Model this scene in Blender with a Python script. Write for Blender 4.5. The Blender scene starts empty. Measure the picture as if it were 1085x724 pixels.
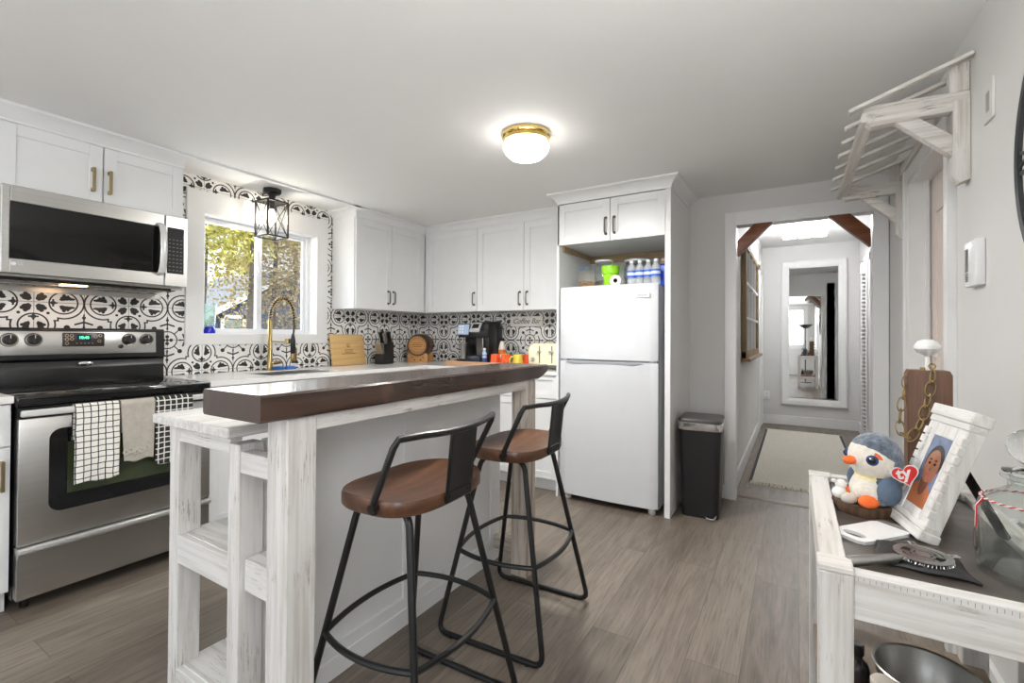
import bpy, bmesh, math, random
from mathutils import Matrix, Vector

random.seed(7)
SC = bpy.context.scene
COL = SC.collection
PI = math.pi

# ------------------------------------------------------------------ camera, sky, exposure
cam_d = bpy.data.cameras.new('camera')
cam = bpy.data.objects.new('camera', cam_d)
COL.objects.link(cam)
_y, _p, _r = math.radians(-31.2593), math.radians(0.5456), math.radians(0.3456)
_F = Vector((math.sin(_y) * math.cos(_p), math.cos(_y) * math.cos(_p), math.sin(_p)))
_R = Vector((math.cos(_y), -math.sin(_y), 0))
_U = _R.cross(_F)
_R2 = _R * math.cos(_r) + _U * math.sin(_r)
_U2 = -_R * math.sin(_r) + _U * math.cos(_r)
_M = Matrix((_R2, _U2, -_F)).transposed().to_4x4()
_M.translation = Vector((3.4091, -0.599, 1.1855))
cam.matrix_world = _M
cam_d.sensor_width = 36
cam_d.lens = 495.78 / 1085 * 36
cam_d.shift_y = -10.83 / 1085
cam_d.clip_start = 0.02
SC.camera = cam

SC.view_settings.view_transform = 'Standard'
SC.view_settings.look = 'None'
SC.view_settings.gamma = 1
SC.view_settings.use_curve_mapping = False
SC.view_settings.exposure = 0.36

XRW = 3.915
SKY_STRENGTH = 1.7
REAR_FILL = 12
SIDE_FILL = 26
CEILING_GLOBE = 10.0
CEILING_DOWN = 25
FILL_UPLIGHT = 30
LANTERN_BULB = 70.0
HALL_GLASS = 40.0
w = bpy.data.worlds.new('sky')
SC.world = w
w.use_nodes = True
_n = w.node_tree
_bg = _n.nodes['Background']
_tc = _n.nodes.new('ShaderNodeTexCoord')
_sep = _n.nodes.new('ShaderNodeSeparateXYZ')
_cr = _n.nodes.new('ShaderNodeValToRGB')
_cr.color_ramp.elements[0].position = 0.0
_cr.color_ramp.elements[0].color = (0.9, 0.93, 0.96, 1)
_cr.color_ramp.elements[1].position = 0.6
_cr.color_ramp.elements[1].color = (0.62, 0.78, 1.0, 1)
_n.links.new(_tc.outputs['Generated'], _sep.inputs[0])
_n.links.new(_sep.outputs['Z'], _cr.inputs[0])
_n.links.new(_cr.outputs[0], _bg.inputs[0])
_bg.inputs[1].default_value = SKY_STRENGTH

sun_d = bpy.data.lights.new('sun', 'SUN')
sun_d.energy = 5.0
sun_d.angle = math.radians(6)
sun_d.color = (1, 0.95, 0.86)
sun = bpy.data.objects.new('sun', sun_d)
COL.objects.link(sun)
sun.rotation_euler = (math.radians(42), math.radians(-18), math.radians(150))


def area(name, loc, rot, sx, sy, power, color=(1, 1, 1)):
    d = bpy.data.lights.new(name, 'AREA')
    d.shape = 'RECTANGLE'
    d.size, d.size_y, d.energy, d.color = sx, sy, power, color
    o = bpy.data.objects.new(name, d)
    COL.objects.link(o)
    o.location, o.rotation_euler = loc, rot
    return o


# added fill lights at the largely invented windows behind the camera; sink daylight last
area('rear_fill', (2.75, -3.42, 1.5), (math.radians(90), 0, 0), 1.9, 1.25, REAR_FILL, (0.96, 0.98, 1.0))
area('rear_fill', (0.75, -3.42, 1.5), (math.radians(90), 0, 0), 1.5, 1.25, REAR_FILL * .8, (0.96, 0.98, 1.0))
area('right_fill', (XRW + .2, -1.85, 1.45), (0, math.radians(90), 0), 1.2, 1.6, SIDE_FILL, (0.97, 0.985, 1.0))
area('left_fill', (-.3, -2.1, 1.45), (0, math.radians(-90), 0), 1.2, 1.6, SIDE_FILL * .35, (0.97, 0.985, 1.0))
area('sink_window_daylight', (-0.22, 1.44, 1.6), (0, math.radians(-90), 0), 0.75, 0.82, 9, (0.97, 0.99, 1.0))


# ------------------------------------------------------------------ materials
def lin(c):
    def f(v):
        v /= 255.0
        return v / 12.92 if v <= 0.04045 else ((v + 0.055) / 1.055) ** 2.4
    return (f(c[0]), f(c[1]), f(c[2]), 1)


class Ex:
    """tiny algebra over shader Math nodes"""
    nt = None

    def __init__(s, k):
        s.k = k

    @staticmethod
    def op(name, *a):
        nd = Ex.nt.nodes.new('ShaderNodeMath')
        nd.operation = name
        for i, v in enumerate(a):
            if isinstance(v, Ex):
                Ex.nt.links.new(v.k, nd.inputs[i])
            else:
                nd.inputs[i].default_value = v
        return Ex(nd.outputs[0])

    def __add__(s, o): return Ex.op('ADD', s, o)
    def __radd__(s, o): return Ex.op('ADD', o, s)
    def __sub__(s, o): return Ex.op('SUBTRACT', s, o)
    def __rsub__(s, o): return Ex.op('SUBTRACT', o, s)
    def __mul__(s, o): return Ex.op('MULTIPLY', s, o)
    def __rmul__(s, o): return Ex.op('MULTIPLY', o, s)
    def __truediv__(s, o): return Ex.op('DIVIDE', s, o)
    def abs(s): return Ex.op('ABSOLUTE', s)
    def lt(s, v): return Ex.op('LESS_THAN', s, v)
    def gt(s, v): return Ex.op('GREATER_THAN', s, v)
    def min(s, o): return Ex.op('MINIMUM', s, o)
    def max(s, o): return Ex.op('MAXIMUM', s, o)


def hyp(a, b):
    return Ex.op('SQRT', a * a + b * b)


MATS = {}


class MatB:
    def __init__(s, name):
        m = bpy.data.materials.new(name)
        m.use_nodes = True
        s.m, s.nt = m, m.node_tree
        s.b = s.nt.nodes['Principled BSDF']
        s.out = s.nt.nodes['Material Output']
        Ex.nt = s.nt

    def set(s, **k):
        nm = dict(color='Base Color', rough='Roughness', metal='Metallic', ior='IOR', trans='Transmission Weight',
                  coat='Coat Weight', coatr='Coat Roughness', alpha='Alpha', spec='Specular IOR Level', sheen='Sheen Weight',
                  ecol='Emission Color', estr='Emission Strength', sss='Subsurface Weight', aniso='Anisotropic')
        for a, v in k.items():
            s.b.inputs[nm[a]].default_value = v
        return s

    def node(s, t, **k):
        n = s.nt.nodes.new(t)
        for a, v in k.items():
            setattr(n, a, v)
        return n

    def link(s, a, b):
        s.nt.links.new(a, b)

    def coord(s, scale=(1, 1, 1), rot=(0, 0, 0), loc=(0, 0, 0)):
        tc = s.node('ShaderNodeTexCoord')
        mp = s.node('ShaderNodeMapping')
        mp.inputs['Scale'].default_value = scale
        mp.inputs['Rotation'].default_value = rot
        mp.inputs['Location'].default_value = loc
        s.link(tc.outputs['Object'], mp.inputs[0])
        return mp.outputs[0]

    def noise(s, vec, scale=5, detail=4, rough=.55, dist=0):
        n = s.node('ShaderNodeTexNoise')
        n.inputs['Scale'].default_value = scale
        n.inputs['Detail'].default_value = detail
        n.inputs['Roughness'].default_value = rough
        n.inputs['Distortion'].default_value = dist
        s.link(vec, n.inputs['Vector'])
        return n.outputs['Fac']

    def ramp(s, fac, stops):
        r = s.node('ShaderNodeValToRGB')
        e = r.color_ramp.elements
        while len(e) < len(stops):
            e.new(.5)
        for i, (p, c) in enumerate(stops):
            e[i].position = p
            e[i].color = c
        s.link(fac, r.inputs[0])
        return r.outputs[0]

    def mix(s, fac, a, b, blend='MIX'):
        n = s.node('ShaderNodeMix', data_type='RGBA', blend_type=blend)
        for k, v in (('Factor', fac), ('A', a), ('B', b)):
            sock = [i for i in n.inputs if i.name == k and (i.type == 'RGBA' or k == 'Factor' and i.type == 'VALUE')][0]
            if isinstance(v, (int, float, tuple)):
                sock.default_value = v
            else:
                s.link(v, sock)
        return [o for o in n.outputs if o.type == 'RGBA'][0]

    def bump(s, h, strength=.2, dist=.01):
        n = s.node('ShaderNodeBump')
        n.inputs['Strength'].default_value = strength
        n.inputs['Distance'].default_value = dist
        s.link(h, n.inputs['Height'])
        s.link(n.outputs[0], s.b.inputs['Normal'])

    def col(s, sock):
        s.link(sock, s.b.inputs['Base Color'])


def plain(name, rgb, rough=.5, metal=0, var=.012, scale=9, bump=0, **k):
    """a solid colour with a trace of procedural variation"""
    if name in MATS:
        return MATS[name]
    b = MatB(name)
    c = lin(rgb)
    b.set(rough=rough, metal=metal, **k)
    v = b.coord()
    f = b.noise(v, scale, 3)
    lo = tuple(x * (1 - var) for x in c[:3]) + (1,)
    hi = tuple(min(1, x * (1 + var)) for x in c[:3]) + (1,)
    b.col(b.ramp(f, [(.3, lo), (.7, hi)]))
    if bump:
        b.bump(b.noise(v, 60, 3), bump, .004)
    MATS[name] = b.m
    return b.m


def _axis_scale(ax, along, across):
    return tuple(along if a == ax else across for a in 'xyz')


def white_wood(ax, tint=0, name='distressed_white_wood'):
    """chalk-white paint worn through along the grain"""
    key = name + '_' + ax + str(tint)
    if key in MATS:
        return MATS[key]
    b = MatB(key)
    b.set(rough=.62)
    v = b.coord(_axis_scale(ax, 1.2, 14))
    v = b.coord(_axis_scale(ax, 1.6, 34))
    f1 = b.noise(v, 1.5, 6, .62, .25)
    v2 = b.coord(_axis_scale(ax, 9, 150))
    f2 = b.noise(v2, 1.1, 4, .65, .2)
    v3 = b.coord()
    f3 = b.noise(v3, 6, 5, .65)
    paint = [lin((220, 218, 215)), lin((217, 214, 209)), lin((206, 198, 188))][tint]
    worn = [lin((196, 191, 185)), lin((186, 179, 170)), lin((150, 132, 112))][tint]
    c = b.ramp(f1, [(.34, worn), (.56, paint), (.75, paint)])
    rub = Ex.op('MULTIPLY', Ex(f2).lt(.42), Ex(b.ramp(f3, [(.50, (0, 0, 0, 1)), (.66, (.75, .75, .75, 1))])))
    c = b.mix(rub.k, c, lin((128, 116, 104)))
    c = b.mix((Ex(f2).lt(.30) * .5).k, c, lin((134, 124, 114)))
    b.col(c)
    b.bump(f1, .25, .004)
    MATS[key] = b.m
    return b.m


def wood(name, ax, dark, light, rough=.4, ring=10, coat=0, mid=None, along=.8):
    key = name + '_' + ax
    if key in MATS:
        return MATS[key]
    b = MatB(key)
    b.set(rough=rough, coat=coat, coatr=.15)
    v = b.coord(_axis_scale(ax, along, ring))
    f = b.noise(v, 1.6, 7, .62, 1.2)
    v2 = b.coord(_axis_scale(ax, 4, 90))
    f2 = b.noise(v2, 1.5, 3, .6)
    c = b.ramp(f, [(.28, lin(dark)), (.5, lin(mid or tuple((a + c2) / 2 for a, c2 in zip(dark, light)))), (.72, lin(light))])
    c = b.mix(b.ramp(f2, [(.3, (.55, .55, .55, 1)), (.5, (0, 0, 0, 1))]), c, lin(dark))
    b.col(c)
    b.bump(f2, .12, .002)
    MATS[key] = b.m
    return b.m


def steel(name, ax, rgb=(186, 185, 182), rough=.32):
    key = name + '_' + ax
    if key in MATS:
        return MATS[key]
    b = MatB(key)
    b.set(metal=1, rough=rough)
    v = b.coord(_axis_scale(ax, 1.5, 260))
    f = b.noise(v, 1, 3)
    c = lin(rgb)
    b.col(b.ramp(f, [(.3, tuple(x * .9 for x in c[:3]) + (1,)), (.7, c)]))
    b.bump(f, .06, .001)
    MATS[key] = b.m
    return b.m


def clear(name, rgb=(255, 255, 255), rough=0.0, body=0.0):
    """thin clear pane: Fresnel mirror over see-through"""
    if name in MATS:
        return MATS[name]
    b = MatB(name)
    nt = b.nt
    tr = b.node('ShaderNodeBsdfTransparent')
    tr.inputs[0].default_value = lin(rgb)
    gl = b.node('ShaderNodeBsdfGlossy')
    gl.inputs['Roughness'].default_value = rough
    lw = b.node('ShaderNodeLayerWeight')
    fc = Ex(lw.outputs['Facing'])
    p2 = fc * fc
    fr = (p2 * p2 * fc) * .9 + .04
    ms = b.node('ShaderNodeMixShader')
    b.link(fr.k, ms.inputs[0])
    b.link(tr.outputs[0], ms.inputs[1])
    b.link(gl.outputs[0], ms.inputs[2])
    o = ms.outputs[0]
    if body:
        df = b.node('ShaderNodeBsdfDiffuse')
        df.inputs[0].default_value = lin(rgb)
        m2 = b.node('ShaderNodeMixShader')
        m2.inputs[0].default_value = body
        b.link(o, m2.inputs[1])
        b.link(df.outputs[0], m2.inputs[2])
        o = m2.outputs[0]
    b.link(o, b.out.inputs['Surface'])
    MATS[name] = b.m
    return b.m


def emit(name, rgb, strength):
    if name in MATS:
        return MATS[name]
    b = MatB(name)
    c = lin(rgb)
    b.set(color=c, ecol=c, estr=strength, rough=.3)
    MATS[name] = b.m
    return b.m


def tile_mat(axis, h0, z0):
    """black and white cement tile: quatrefoils round every second grid corner, ringed crosses between"""
    b = MatB('patterned_cement_tile_' + axis)
    b.set(rough=.28)
    tc = b.node('ShaderNodeTexCoord')
    sp = b.node('ShaderNodeSeparateXYZ')
    b.link(tc.outputs['Object'], sp.inputs[0])
    T = .2032
    a = (Ex(sp.outputs['Y' if axis == 'y' else 'X']) - h0) / T
    c = (Ex(sp.outputs['Z']) - z0) / T

    def fold(e):
        return (Ex.op('FLOORED_MODULO', e + 1, 2.0) - 1).abs()
    x0, y0 = fold(a), fold(c)
    x, y = x0.max(y0), x0.min(y0)
    ink = None

    def add(cond):
        nonlocal ink
        ink = cond if ink is None else ink.max(cond)
    # lobes of the quatrefoil
    l1 = hyp(x - .58, y)
    add((l1 - .285).abs().lt(.018))
    d = (l1 - .415).min(x - .47)
    add(d.abs().lt(.019))
    # pair of leaves in each lobe
    add(hyp((x - .62) / 1.15, (y - .135) / .62).lt(.098))
    add(hyp((x - .72) / 1.5, (y - .115) / .55).lt(.062))
    add(hyp((x - .585) / .7, (y - .175) / 1.1).lt(.062))
    add(hyp((x - .55) / 1.2, (y - .095) / .7).lt(.05))
    add(hyp((x - .665) / .7, (y - .185) / .8).lt(.04))
    # crossing where the lobe meets the centre
    add((x - .37).abs().max(y / 5).lt(.020))
    add(hyp(x - .37, y).lt(.052))
    add((x - .37).abs().lt(.085) * y.lt(.022))
    add(hyp(x - .275, y - .275).lt(.035))
    # four small leaves round the centre
    add(hyp(x - .15, y - .125).lt(.075))
    add(hyp(x - .10, y - .08).lt(.045))
    add(hyp(x - .21, y - .15).lt(.045))
    # ringed cross on the other corners
    u, v = 1 - x, 1 - y          # v >= u
    r = hyp(u, v)
    add((r - .265).abs().lt(.017))
    add(hyp(u, v - .105).lt(.052))
    add(r.lt(.045))
    add(hyp(u - .35, v - .35).lt(.066))
    add(((u - v).abs().lt(.022)) * (r.gt(.26)) * (r.lt(.48)))
    add(u.lt(.018) * v.gt(.3) * v.lt(.72))
    add(((v - .50 + u * .35).abs().lt(.026)) * u.lt(.20))
    add(hyp(u, v - .62).lt(.042))
    add(hyp(u, v - .36).lt(.03))
    # grout
    g = Ex.op('FRACT', a)
    g2 = Ex.op('FRACT', c)
    gr = g.lt(.012).max(g2.lt(.012))
    v0 = b.coord()
    wht = b.ramp(b.noise(v0, 7, 4), [(.3, lin((228, 226, 222))), (.7, lin((238, 236, 233)))])
    col = b.mix(gr.k, wht, lin((120, 118, 115)))
    col = b.mix(ink.k, col, lin((34, 32, 31)))
    b.col(col)
    return b.m


def floor_mat():
    b = MatB('grey_oak_plank_floor')
    tc = b.node('ShaderNodeTexCoord')
    sp = b.node('ShaderNodeSeparateXYZ')
    b.link(tc.outputs['Object'], sp.inputs[0])
    cb = b.node('ShaderNodeCombineXYZ')
    b.link(sp.outputs['Y'], cb.inputs[0])
    b.link(sp.outputs['X'], cb.inputs[1])
    br = b.node('ShaderNodeTexBrick')
    br.offset = .37
    br.inputs['Color1'].default_value = (0, 0, 0, 1)
    br.inputs['Color2'].default_value = (1, 1, 1, 1)
    br.inputs['Mortar'].default_value = (.5, .5, .5, 1)
    br.inputs['Scale'].default_value = 1
    br.inputs['Mortar Size'].default_value = .0012
    br.inputs['Brick Width'].default_value = 1.22
    br.inputs['Row Height'].default_value = .18
    b.link(cb.outputs[0], br.inputs['Vector'])
    off = b.node('ShaderNodeVectorMath', operation='MULTIPLY_ADD')
    b.link(br.outputs['Color'], off.inputs[0])
    off.inputs[1].default_value = (7, 13, 3)
    mp = b.node('ShaderNodeMapping')
    mp.inputs['Scale'].default_value = (1.6, 13, 1)
    b.link(cb.outputs[0], mp.inputs[0])
    b.link(mp.outputs[0], off.inputs[2])
    f = b.noise(off.outputs[0], 1.0, 8, .66, 1.5)
    mp2 = b.node('ShaderNodeMapping')
    mp2.inputs['Scale'].default_value = (5, 110, 1)
    b.link(cb.outputs[0], mp2.inputs[0])
    f2 = b.noise(mp2.outputs[0], 1, 3, .6)
    c = b.ramp(f, [(.25, lin((78, 69, 60))), (.48, lin((117, 106, 95))), (.75, lin((145, 134, 121)))])
    c = b.mix(.32, c, b.ramp(br.outputs['Color'], [(0, lin((80, 71, 62))), (1, lin((152, 141, 128)))]))
    c = b.mix(b.ramp(f2, [(.32, (.5, .5, .5, 1)), (.5, (0, 0, 0, 1))]), c, lin((74, 64, 55)))
    # knots
    vo = b.node('ShaderNodeTexVoronoi')
    vo.inputs['Scale'].default_value = 1
    mp3 = b.node('ShaderNodeMapping')
    mp3.inputs['Scale'].default_value = (1.9, 3.4, 1)
    b.link(cb.outputs[0], mp3.inputs[0])
    b.link(mp3.outputs[0], vo.inputs['Vector'])
    c = b.mix(b.ramp(vo.outputs['Distance'], [(.03, (.8, .8, .8, 1)), (.09, (0, 0, 0, 1))]), c, lin((74, 62, 52)))
    c = b.mix(br.outputs['Fac'], c, lin((84, 75, 67)))
    b.col(c)
    b.set(rough=.42)
    b.bump(f2, .1, .002)
    return b.m


M_WALL = plain('light_grey_wall_paint', (214, 213, 211), .6, var=.008, scale=3, bump=.05)
M_CEIL = plain('ceiling_paint', (233, 233, 232), .75, var=.006, scale=3, bump=.05)
M_TRIM = plain('white_trim_paint', (229, 229, 228), .38)
M_CAB = plain('white_cabinet_paint', (229, 230, 230), .36)
M_QUARTZ = plain('white_quartz', (236, 235, 233), .16, var=.03, scale=26)
M_BRASS = plain('brushed_brass', (166, 144, 98), .28, 1)
M_ANTIQUE = plain('antique_brass', (158, 142, 106), .3, 1)
M_NICKEL = plain('dark_nickel', (118, 112, 104), .3, 1)
M_CHROME = plain('chrome', (222, 222, 222), .08, 1)
M_STEEL_Y = steel('brushed_steel', 'y')
M_STEEL_Z = steel('brushed_steel', 'z')
M_STEEL = steel('brushed_steel', 'x')
M_BLACK = plain('black_plastic', (15, 15, 16), .32)
M_BGLASS = plain('black_glass', (12, 12, 13), .06)
M_BMETAL = plain('black_powder_coat', (19, 19, 20), .36)
M_FRIDGE = plain('white_enamel', (208, 210, 213), .18)
M_WPLAST = plain('white_plastic', (232, 232, 232), .35)
M_DARK = plain('dark_void', (18, 17, 16), .8)
M_FLOOR = floor_mat()
M_GLASS = clear('clear_pane')


# ------------------------------------------------------------------ mesh builder
class MB:
    def __init__(s, xf=None):
        s.bm = bmesh.new()
        s.xf = xf or Matrix()

    def _fin(s, verts):
        for v in verts:
            v.co = s.xf @ v.co

    def box(s, x0, x1, y0, y1, z0, z1, bev=0, seg=2, m=None):
        r = bmesh.ops.create_cube(s.bm, size=1)
        vs = r['verts']
        for v in vs:
            v.co = Vector(((x0 + x1) / 2 + v.co.x * (x1 - x0), (y0 + y1) / 2 + v.co.y * (y1 - y0), (z0 + z1) / 2 + v.co.z * (z1 - z0)))
        if m is not None:
            for v in vs:
                v.co = m @ v.co
        s._fin(vs)
        if bev:
            es = list({e for v in vs for e in v.link_edges})
            bmesh.ops.bevel(s.bm, geom=es, offset=bev, segments=seg, affect='EDGES', profile=.5)
        return s

    def bar(s, p0, p1, w, h, bev=0, up=(0, 0, 1)):
        p0, p1 = Vector(p0), Vector(p1)
        d = p1 - p0
        L = d.length
        d.normalize()
        u = Vector(up)
        a = d.cross(u)
        if a.length < 1e-4:
            a = d.cross(Vector((0, 1, 0)))
        a.normalize()
        u = a.cross(d)
        m = Matrix((a, d, u)).transposed().to_4x4()
        m.translation = (p0 + p1) / 2
        return s.box(-w / 2, w / 2, -L / 2, L / 2, -h / 2, h / 2, bev, m=m)

    def ring(s, c, a, b, ra, rb, n):
        return [s.bm.verts.new(s.xf @ (Vector(c) + a * (ra * math.cos(2 * PI * i / n)) + b * (rb * math.sin(2 * PI * i / n)))) for i in range(n)]

    def skin(s, rings, closed=False, cap=True):
        n = len(rings[0])
        prs = list(zip(rings, rings[1:])) + ([(rings[-1], rings[0])] if closed else [])
        for r0, r1 in prs:
            for i in range(n):
                j = (i + 1) % n
                try:
                    s.bm.faces.new((r0[i], r0[j], r1[j], r1[i]))
                except ValueError:
                    pass
        if cap and not closed:
            for r in (rings[0], rings[-1]):
                try:
                    s.bm.faces.new(r)
                except ValueError:
                    pass
        return s

    def tube(s, pts, r, n=8, closed=False):
        pts = [Vector(p) for p in pts]
        rings = []
        N = len(pts)
        prev = None
        for i, p in enumerate(pts):
            if closed:
                t = pts[(i + 1) % N] - pts[i - 1]
            else:
                t = pts[min(i + 1, N - 1)] - pts[max(i - 1, 0)]
            t.normalize()
            if prev is None:
                a = t.cross(Vector((0, 0, 1)))
                if a.length < .05:
                    a = t.cross(Vector((0, 1, 0)))
            else:
                a = prev - t * prev.dot(t)
            a.normalize()
            prev = a
            b = t.cross(a)
            rr = r[i] if isinstance(r, (list, tuple)) else r
            rings.append(s.ring(p, a, b, rr, rr, n))
        return s.skin(rings, closed)

    def cyl(s, p0, p1, r0, r1=None, n=24):
        p0, p1 = Vector(p0), Vector(p1)
        t = (p1 - p0).normalized()
        a = t.cross(Vector((0, 0, 1)))
        if a.length < .05:
            a = Vector((1, 0, 0))
        a.normalize()
        b = t.cross(a)
        r1 = r0 if r1 is None else r1
        return s.skin([s.ring(p0, a, b, r0, r0, n), s.ring(p1, a, b, r1, r1, n)])

    def lathe(s, prof, c=(0, 0, 0), n=32, sx=1, sy=1, axis=None, cap=True):
        c = Vector(c)
        z = Vector(axis or (0, 0, 1)).normalized()
        a = z.cross(Vector((0, 1, 0)))
        if a.length < .05:
            a = Vector((1, 0, 0))
        a.normalize()
        b = z.cross(a)
        rings = [s.ring(c + z * h, a, b, max(r, .0004) * sx, max(r, .0004) * sy, n) for r, h in prof]
        return s.skin(rings, cap=cap)

    def sphere(s, c, rx, ry=None, rz=None, n=24, m=14):
        ry, rz = ry or rx, rz or rx
        prof = [(math.sin(PI * i / m), -math.cos(PI * i / m)) for i in range(m + 1)]
        rings = [s.ring(Vector(c) + Vector((0, 0, h * rz)), Vector((1, 0, 0)), Vector((0, 1, 0)), max(r, .002) * rx, max(r, .002) * ry, n) for r, h in prof]
        return s.skin(rings)

    def prism(s, poly, axis, a0, a1, bev=0):
        """polygon in the two other axes, extruded along axis"""
        def P(p, t):
            q = {'x': (t, p[0], p[1]), 'y': (p[0], t, p[1]), 'z': (p[0], p[1], t)}[axis]
            return s.xf @ Vector(q)
        r0 = [s.bm.verts.new(P(p, a0)) for p in poly]
        r1 = [s.bm.verts.new(P(p, a1)) for p in poly]
        s.skin([r0, r1])
        if bev:
            es = list({e for v in r0 + r1 for e in v.link_edges})
            bmesh.ops.bevel(s.bm, geom=es, offset=bev, segments=2, affect='EDGES', profile=.5)
        return s

    def grid(s, fn, nu, nv):
        vs = [[s.bm.verts.new(s.xf @ Vector(fn(i / nu, j / nv))) for j in range(nv + 1)] for i in range(nu + 1)]
        for i in range(nu):
            for j in range(nv):
                s.bm.faces.new((vs[i][j], vs[i + 1][j], vs[i + 1][j + 1], vs[i][j + 1]))
        return s

    def quad(s, *p):
        s.bm.faces.new([s.bm.verts.new(s.xf @ Vector(q)) for q in p])
        return s


def link(name, me, parent=None):
    o = bpy.data.objects.new(name, me)
    COL.objects.link(o)
    if parent:
        o.parent = parent
    return o


def obj(name, mb, mat, parent=None, flat=False, sharp=32, solid=0, sub=0):
    """link a builder's content as ONE mesh object; built in its thing's own coordinates"""
    bmesh.ops.recalc_face_normals(mb.bm, faces=mb.bm.faces)
    me = bpy.data.meshes.new(name)
    mb.bm.to_mesh(me)
    mb.bm.free()
    for m in (mat if isinstance(mat, (list, tuple)) else [mat]):
        me.materials.append(m)
    if not flat:
        me.polygons.foreach_set('use_smooth', [True] * len(me.polygons))
        me.set_sharp_from_angle(angle=math.radians(sharp))
    o = link(name, me, parent)
    if solid:
        md = o.modifiers.new('thickness', 'SOLIDIFY')
        md.thickness = solid
        md.offset = 0
    if sub:
        md = o.modifiers.new('smooth', 'SUBSURF')
        md.levels = md.render_levels = sub
    return o


def tag(o, label, cat, group=None):
    o['label'], o['category'] = label, cat
    if group:
        o['group'] = group
    return o


def thing(name, label, cat, loc=(0, 0, 0), rotz=0, group=None):
    o = bpy.data.objects.new(name, None)
    o.empty_display_size = .05
    COL.objects.link(o)
    o.location = loc
    o.rotation_euler = (0, 0, rotz)
    return tag(o, label, cat, group)


def single(name, mb, mat, label, cat, loc=(0, 0, 0), rotz=0, group=None, **k):
    o = obj(name, mb, mat, **k)
    o.location = loc
    o.rotation_euler = (0, 0, rotz)
    return tag(o, label, cat, group)


def struct(name, mb, mat, parent=None, **k):
    o = obj(name, mb, mat, parent, **k)
    if not parent:
        o['kind'] = 'structure'
    return o


def dup(src, loc, label, rotz=None, group=None):
    r = src.copy()
    COL.objects.link(r)
    r.location = loc
    if rotz is not None:
        r.rotation_euler = (0, 0, rotz)
    r['label'] = label
    if group:
        r['group'] = group
    for ch in list(src.children):
        c = ch.copy()
        COL.objects.link(c)
        c.parent = r
        for g in list(ch.children):
            d = g.copy()
            COL.objects.link(d)
            d.parent = c
    return r


def text(name, body, size, mat, parent, m, shear=0, ext=.0004, bold=0):
    cu = bpy.data.curves.new(name, 'FONT')
    cu.body, cu.size, cu.shear, cu.extrude, cu.offset = body, size, shear, ext, bold
    cu.align_x, cu.align_y = 'CENTER', 'CENTER'
    t = bpy.data.objects.new(name, cu)
    COL.objects.link(t)
    me = bpy.data.meshes.new_from_object(t.evaluated_get(bpy.context.evaluated_depsgraph_get()))
    bpy.data.objects.remove(t)
    bpy.data.curves.remove(cu)
    me.transform(m)
    me.materials.clear()
    me.materials.append(mat)
    return link(name, me, parent)


RZ = Matrix.Rotation(PI / 2, 4, 'Z')      # front of a unit built facing -Y turned to face +X
RN = Matrix.Rotation(-PI / 2, 4, 'Z')     # ... to face -X
def T(x, y, z): return Matrix.Translation((x, y, z))


# text frames: letters read upright on a wall facing -Y / +X
TX_Y = Matrix.Rotation(PI / 2, 4, 'X')
TX_X = RZ @ TX_Y
TX_NX = RN @ TX_Y


def shaker(x0, x1, z0, z1, th=.02, rail=.058, xf=None, rec=.008):
    """shaker door in local frame: width x, height z, front at y=-th"""
    b = MB(xf)
    b.box(x0, x0 + rail, -th, 0, z0, z1, .0015, 1)
    b.box(x1 - rail, x1, -th, 0, z0, z1, .0015, 1)
    b.box(x0 + rail, x1 - rail, -th, 0, z0, z0 + rail)
    b.box(x0 + rail, x1 - rail, -th, 0, z1 - rail, z1)
    b.box(x0 + rail, x1 - rail, -th + rec, 0, z0 + rail, z1 - rail)
    return b


def pull(x, z, L, y, vert=True, xf=None, r=.005, out=.028):
    """bow or bar pull standing off a front at y"""
    b = MB(xf)
    a = Vector((0, 0, L / 2)) if vert else Vector((L / 2, 0, 0))
    c = Vector((x, y, z))
    o = Vector((0, -out, 0))
    b.tube([c - a, c - a * .98 + o * .7, c - a * .8 + o, c + o * 1.04, c + a * .8 + o, c + a * .98 + o * .7, c + a], r, 8)
    for q in (c - a, c + a):
        b.cyl(q, q + Vector((0, -.004, 0)), r * 1.7, n=12)
    return b


def square_pull(x, z, L, y, xf=None):
    b = MB(xf)
    b.box(x - .006, x + .006, y - .034, y - .022, z - L / 2, z + L / 2, .0015, 1)
    for q in (-1, 1):
        zz = z + q * (L / 2 - .009)
        b.box(x - .0065, x + .0065, y - .026, y, zz - .009, zz + .009, .0015, 1)
    return b
# ------------------------------------------------------------------ the setting
CZ = 2.239
YB = 3.174
XR = 3.915
YR = -3.3
XH0, XH1, YH, CH = 3.0, 4.1, 6.78, 2.43

struct('floor', MB().box(-.16, 4.3, YR - .1, 6.9, -.06, 0), M_FLOOR, flat=True)
struct('ceiling', MB().box(-.16, XR + .14, YR - .1, YB, CZ, CZ + .1), M_CEIL, flat=True)
struct('ceiling_hall', MB().box(2.9, 4.3, YB + .09, 6.9, CH, CH + .1), M_CEIL, flat=True)

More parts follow.
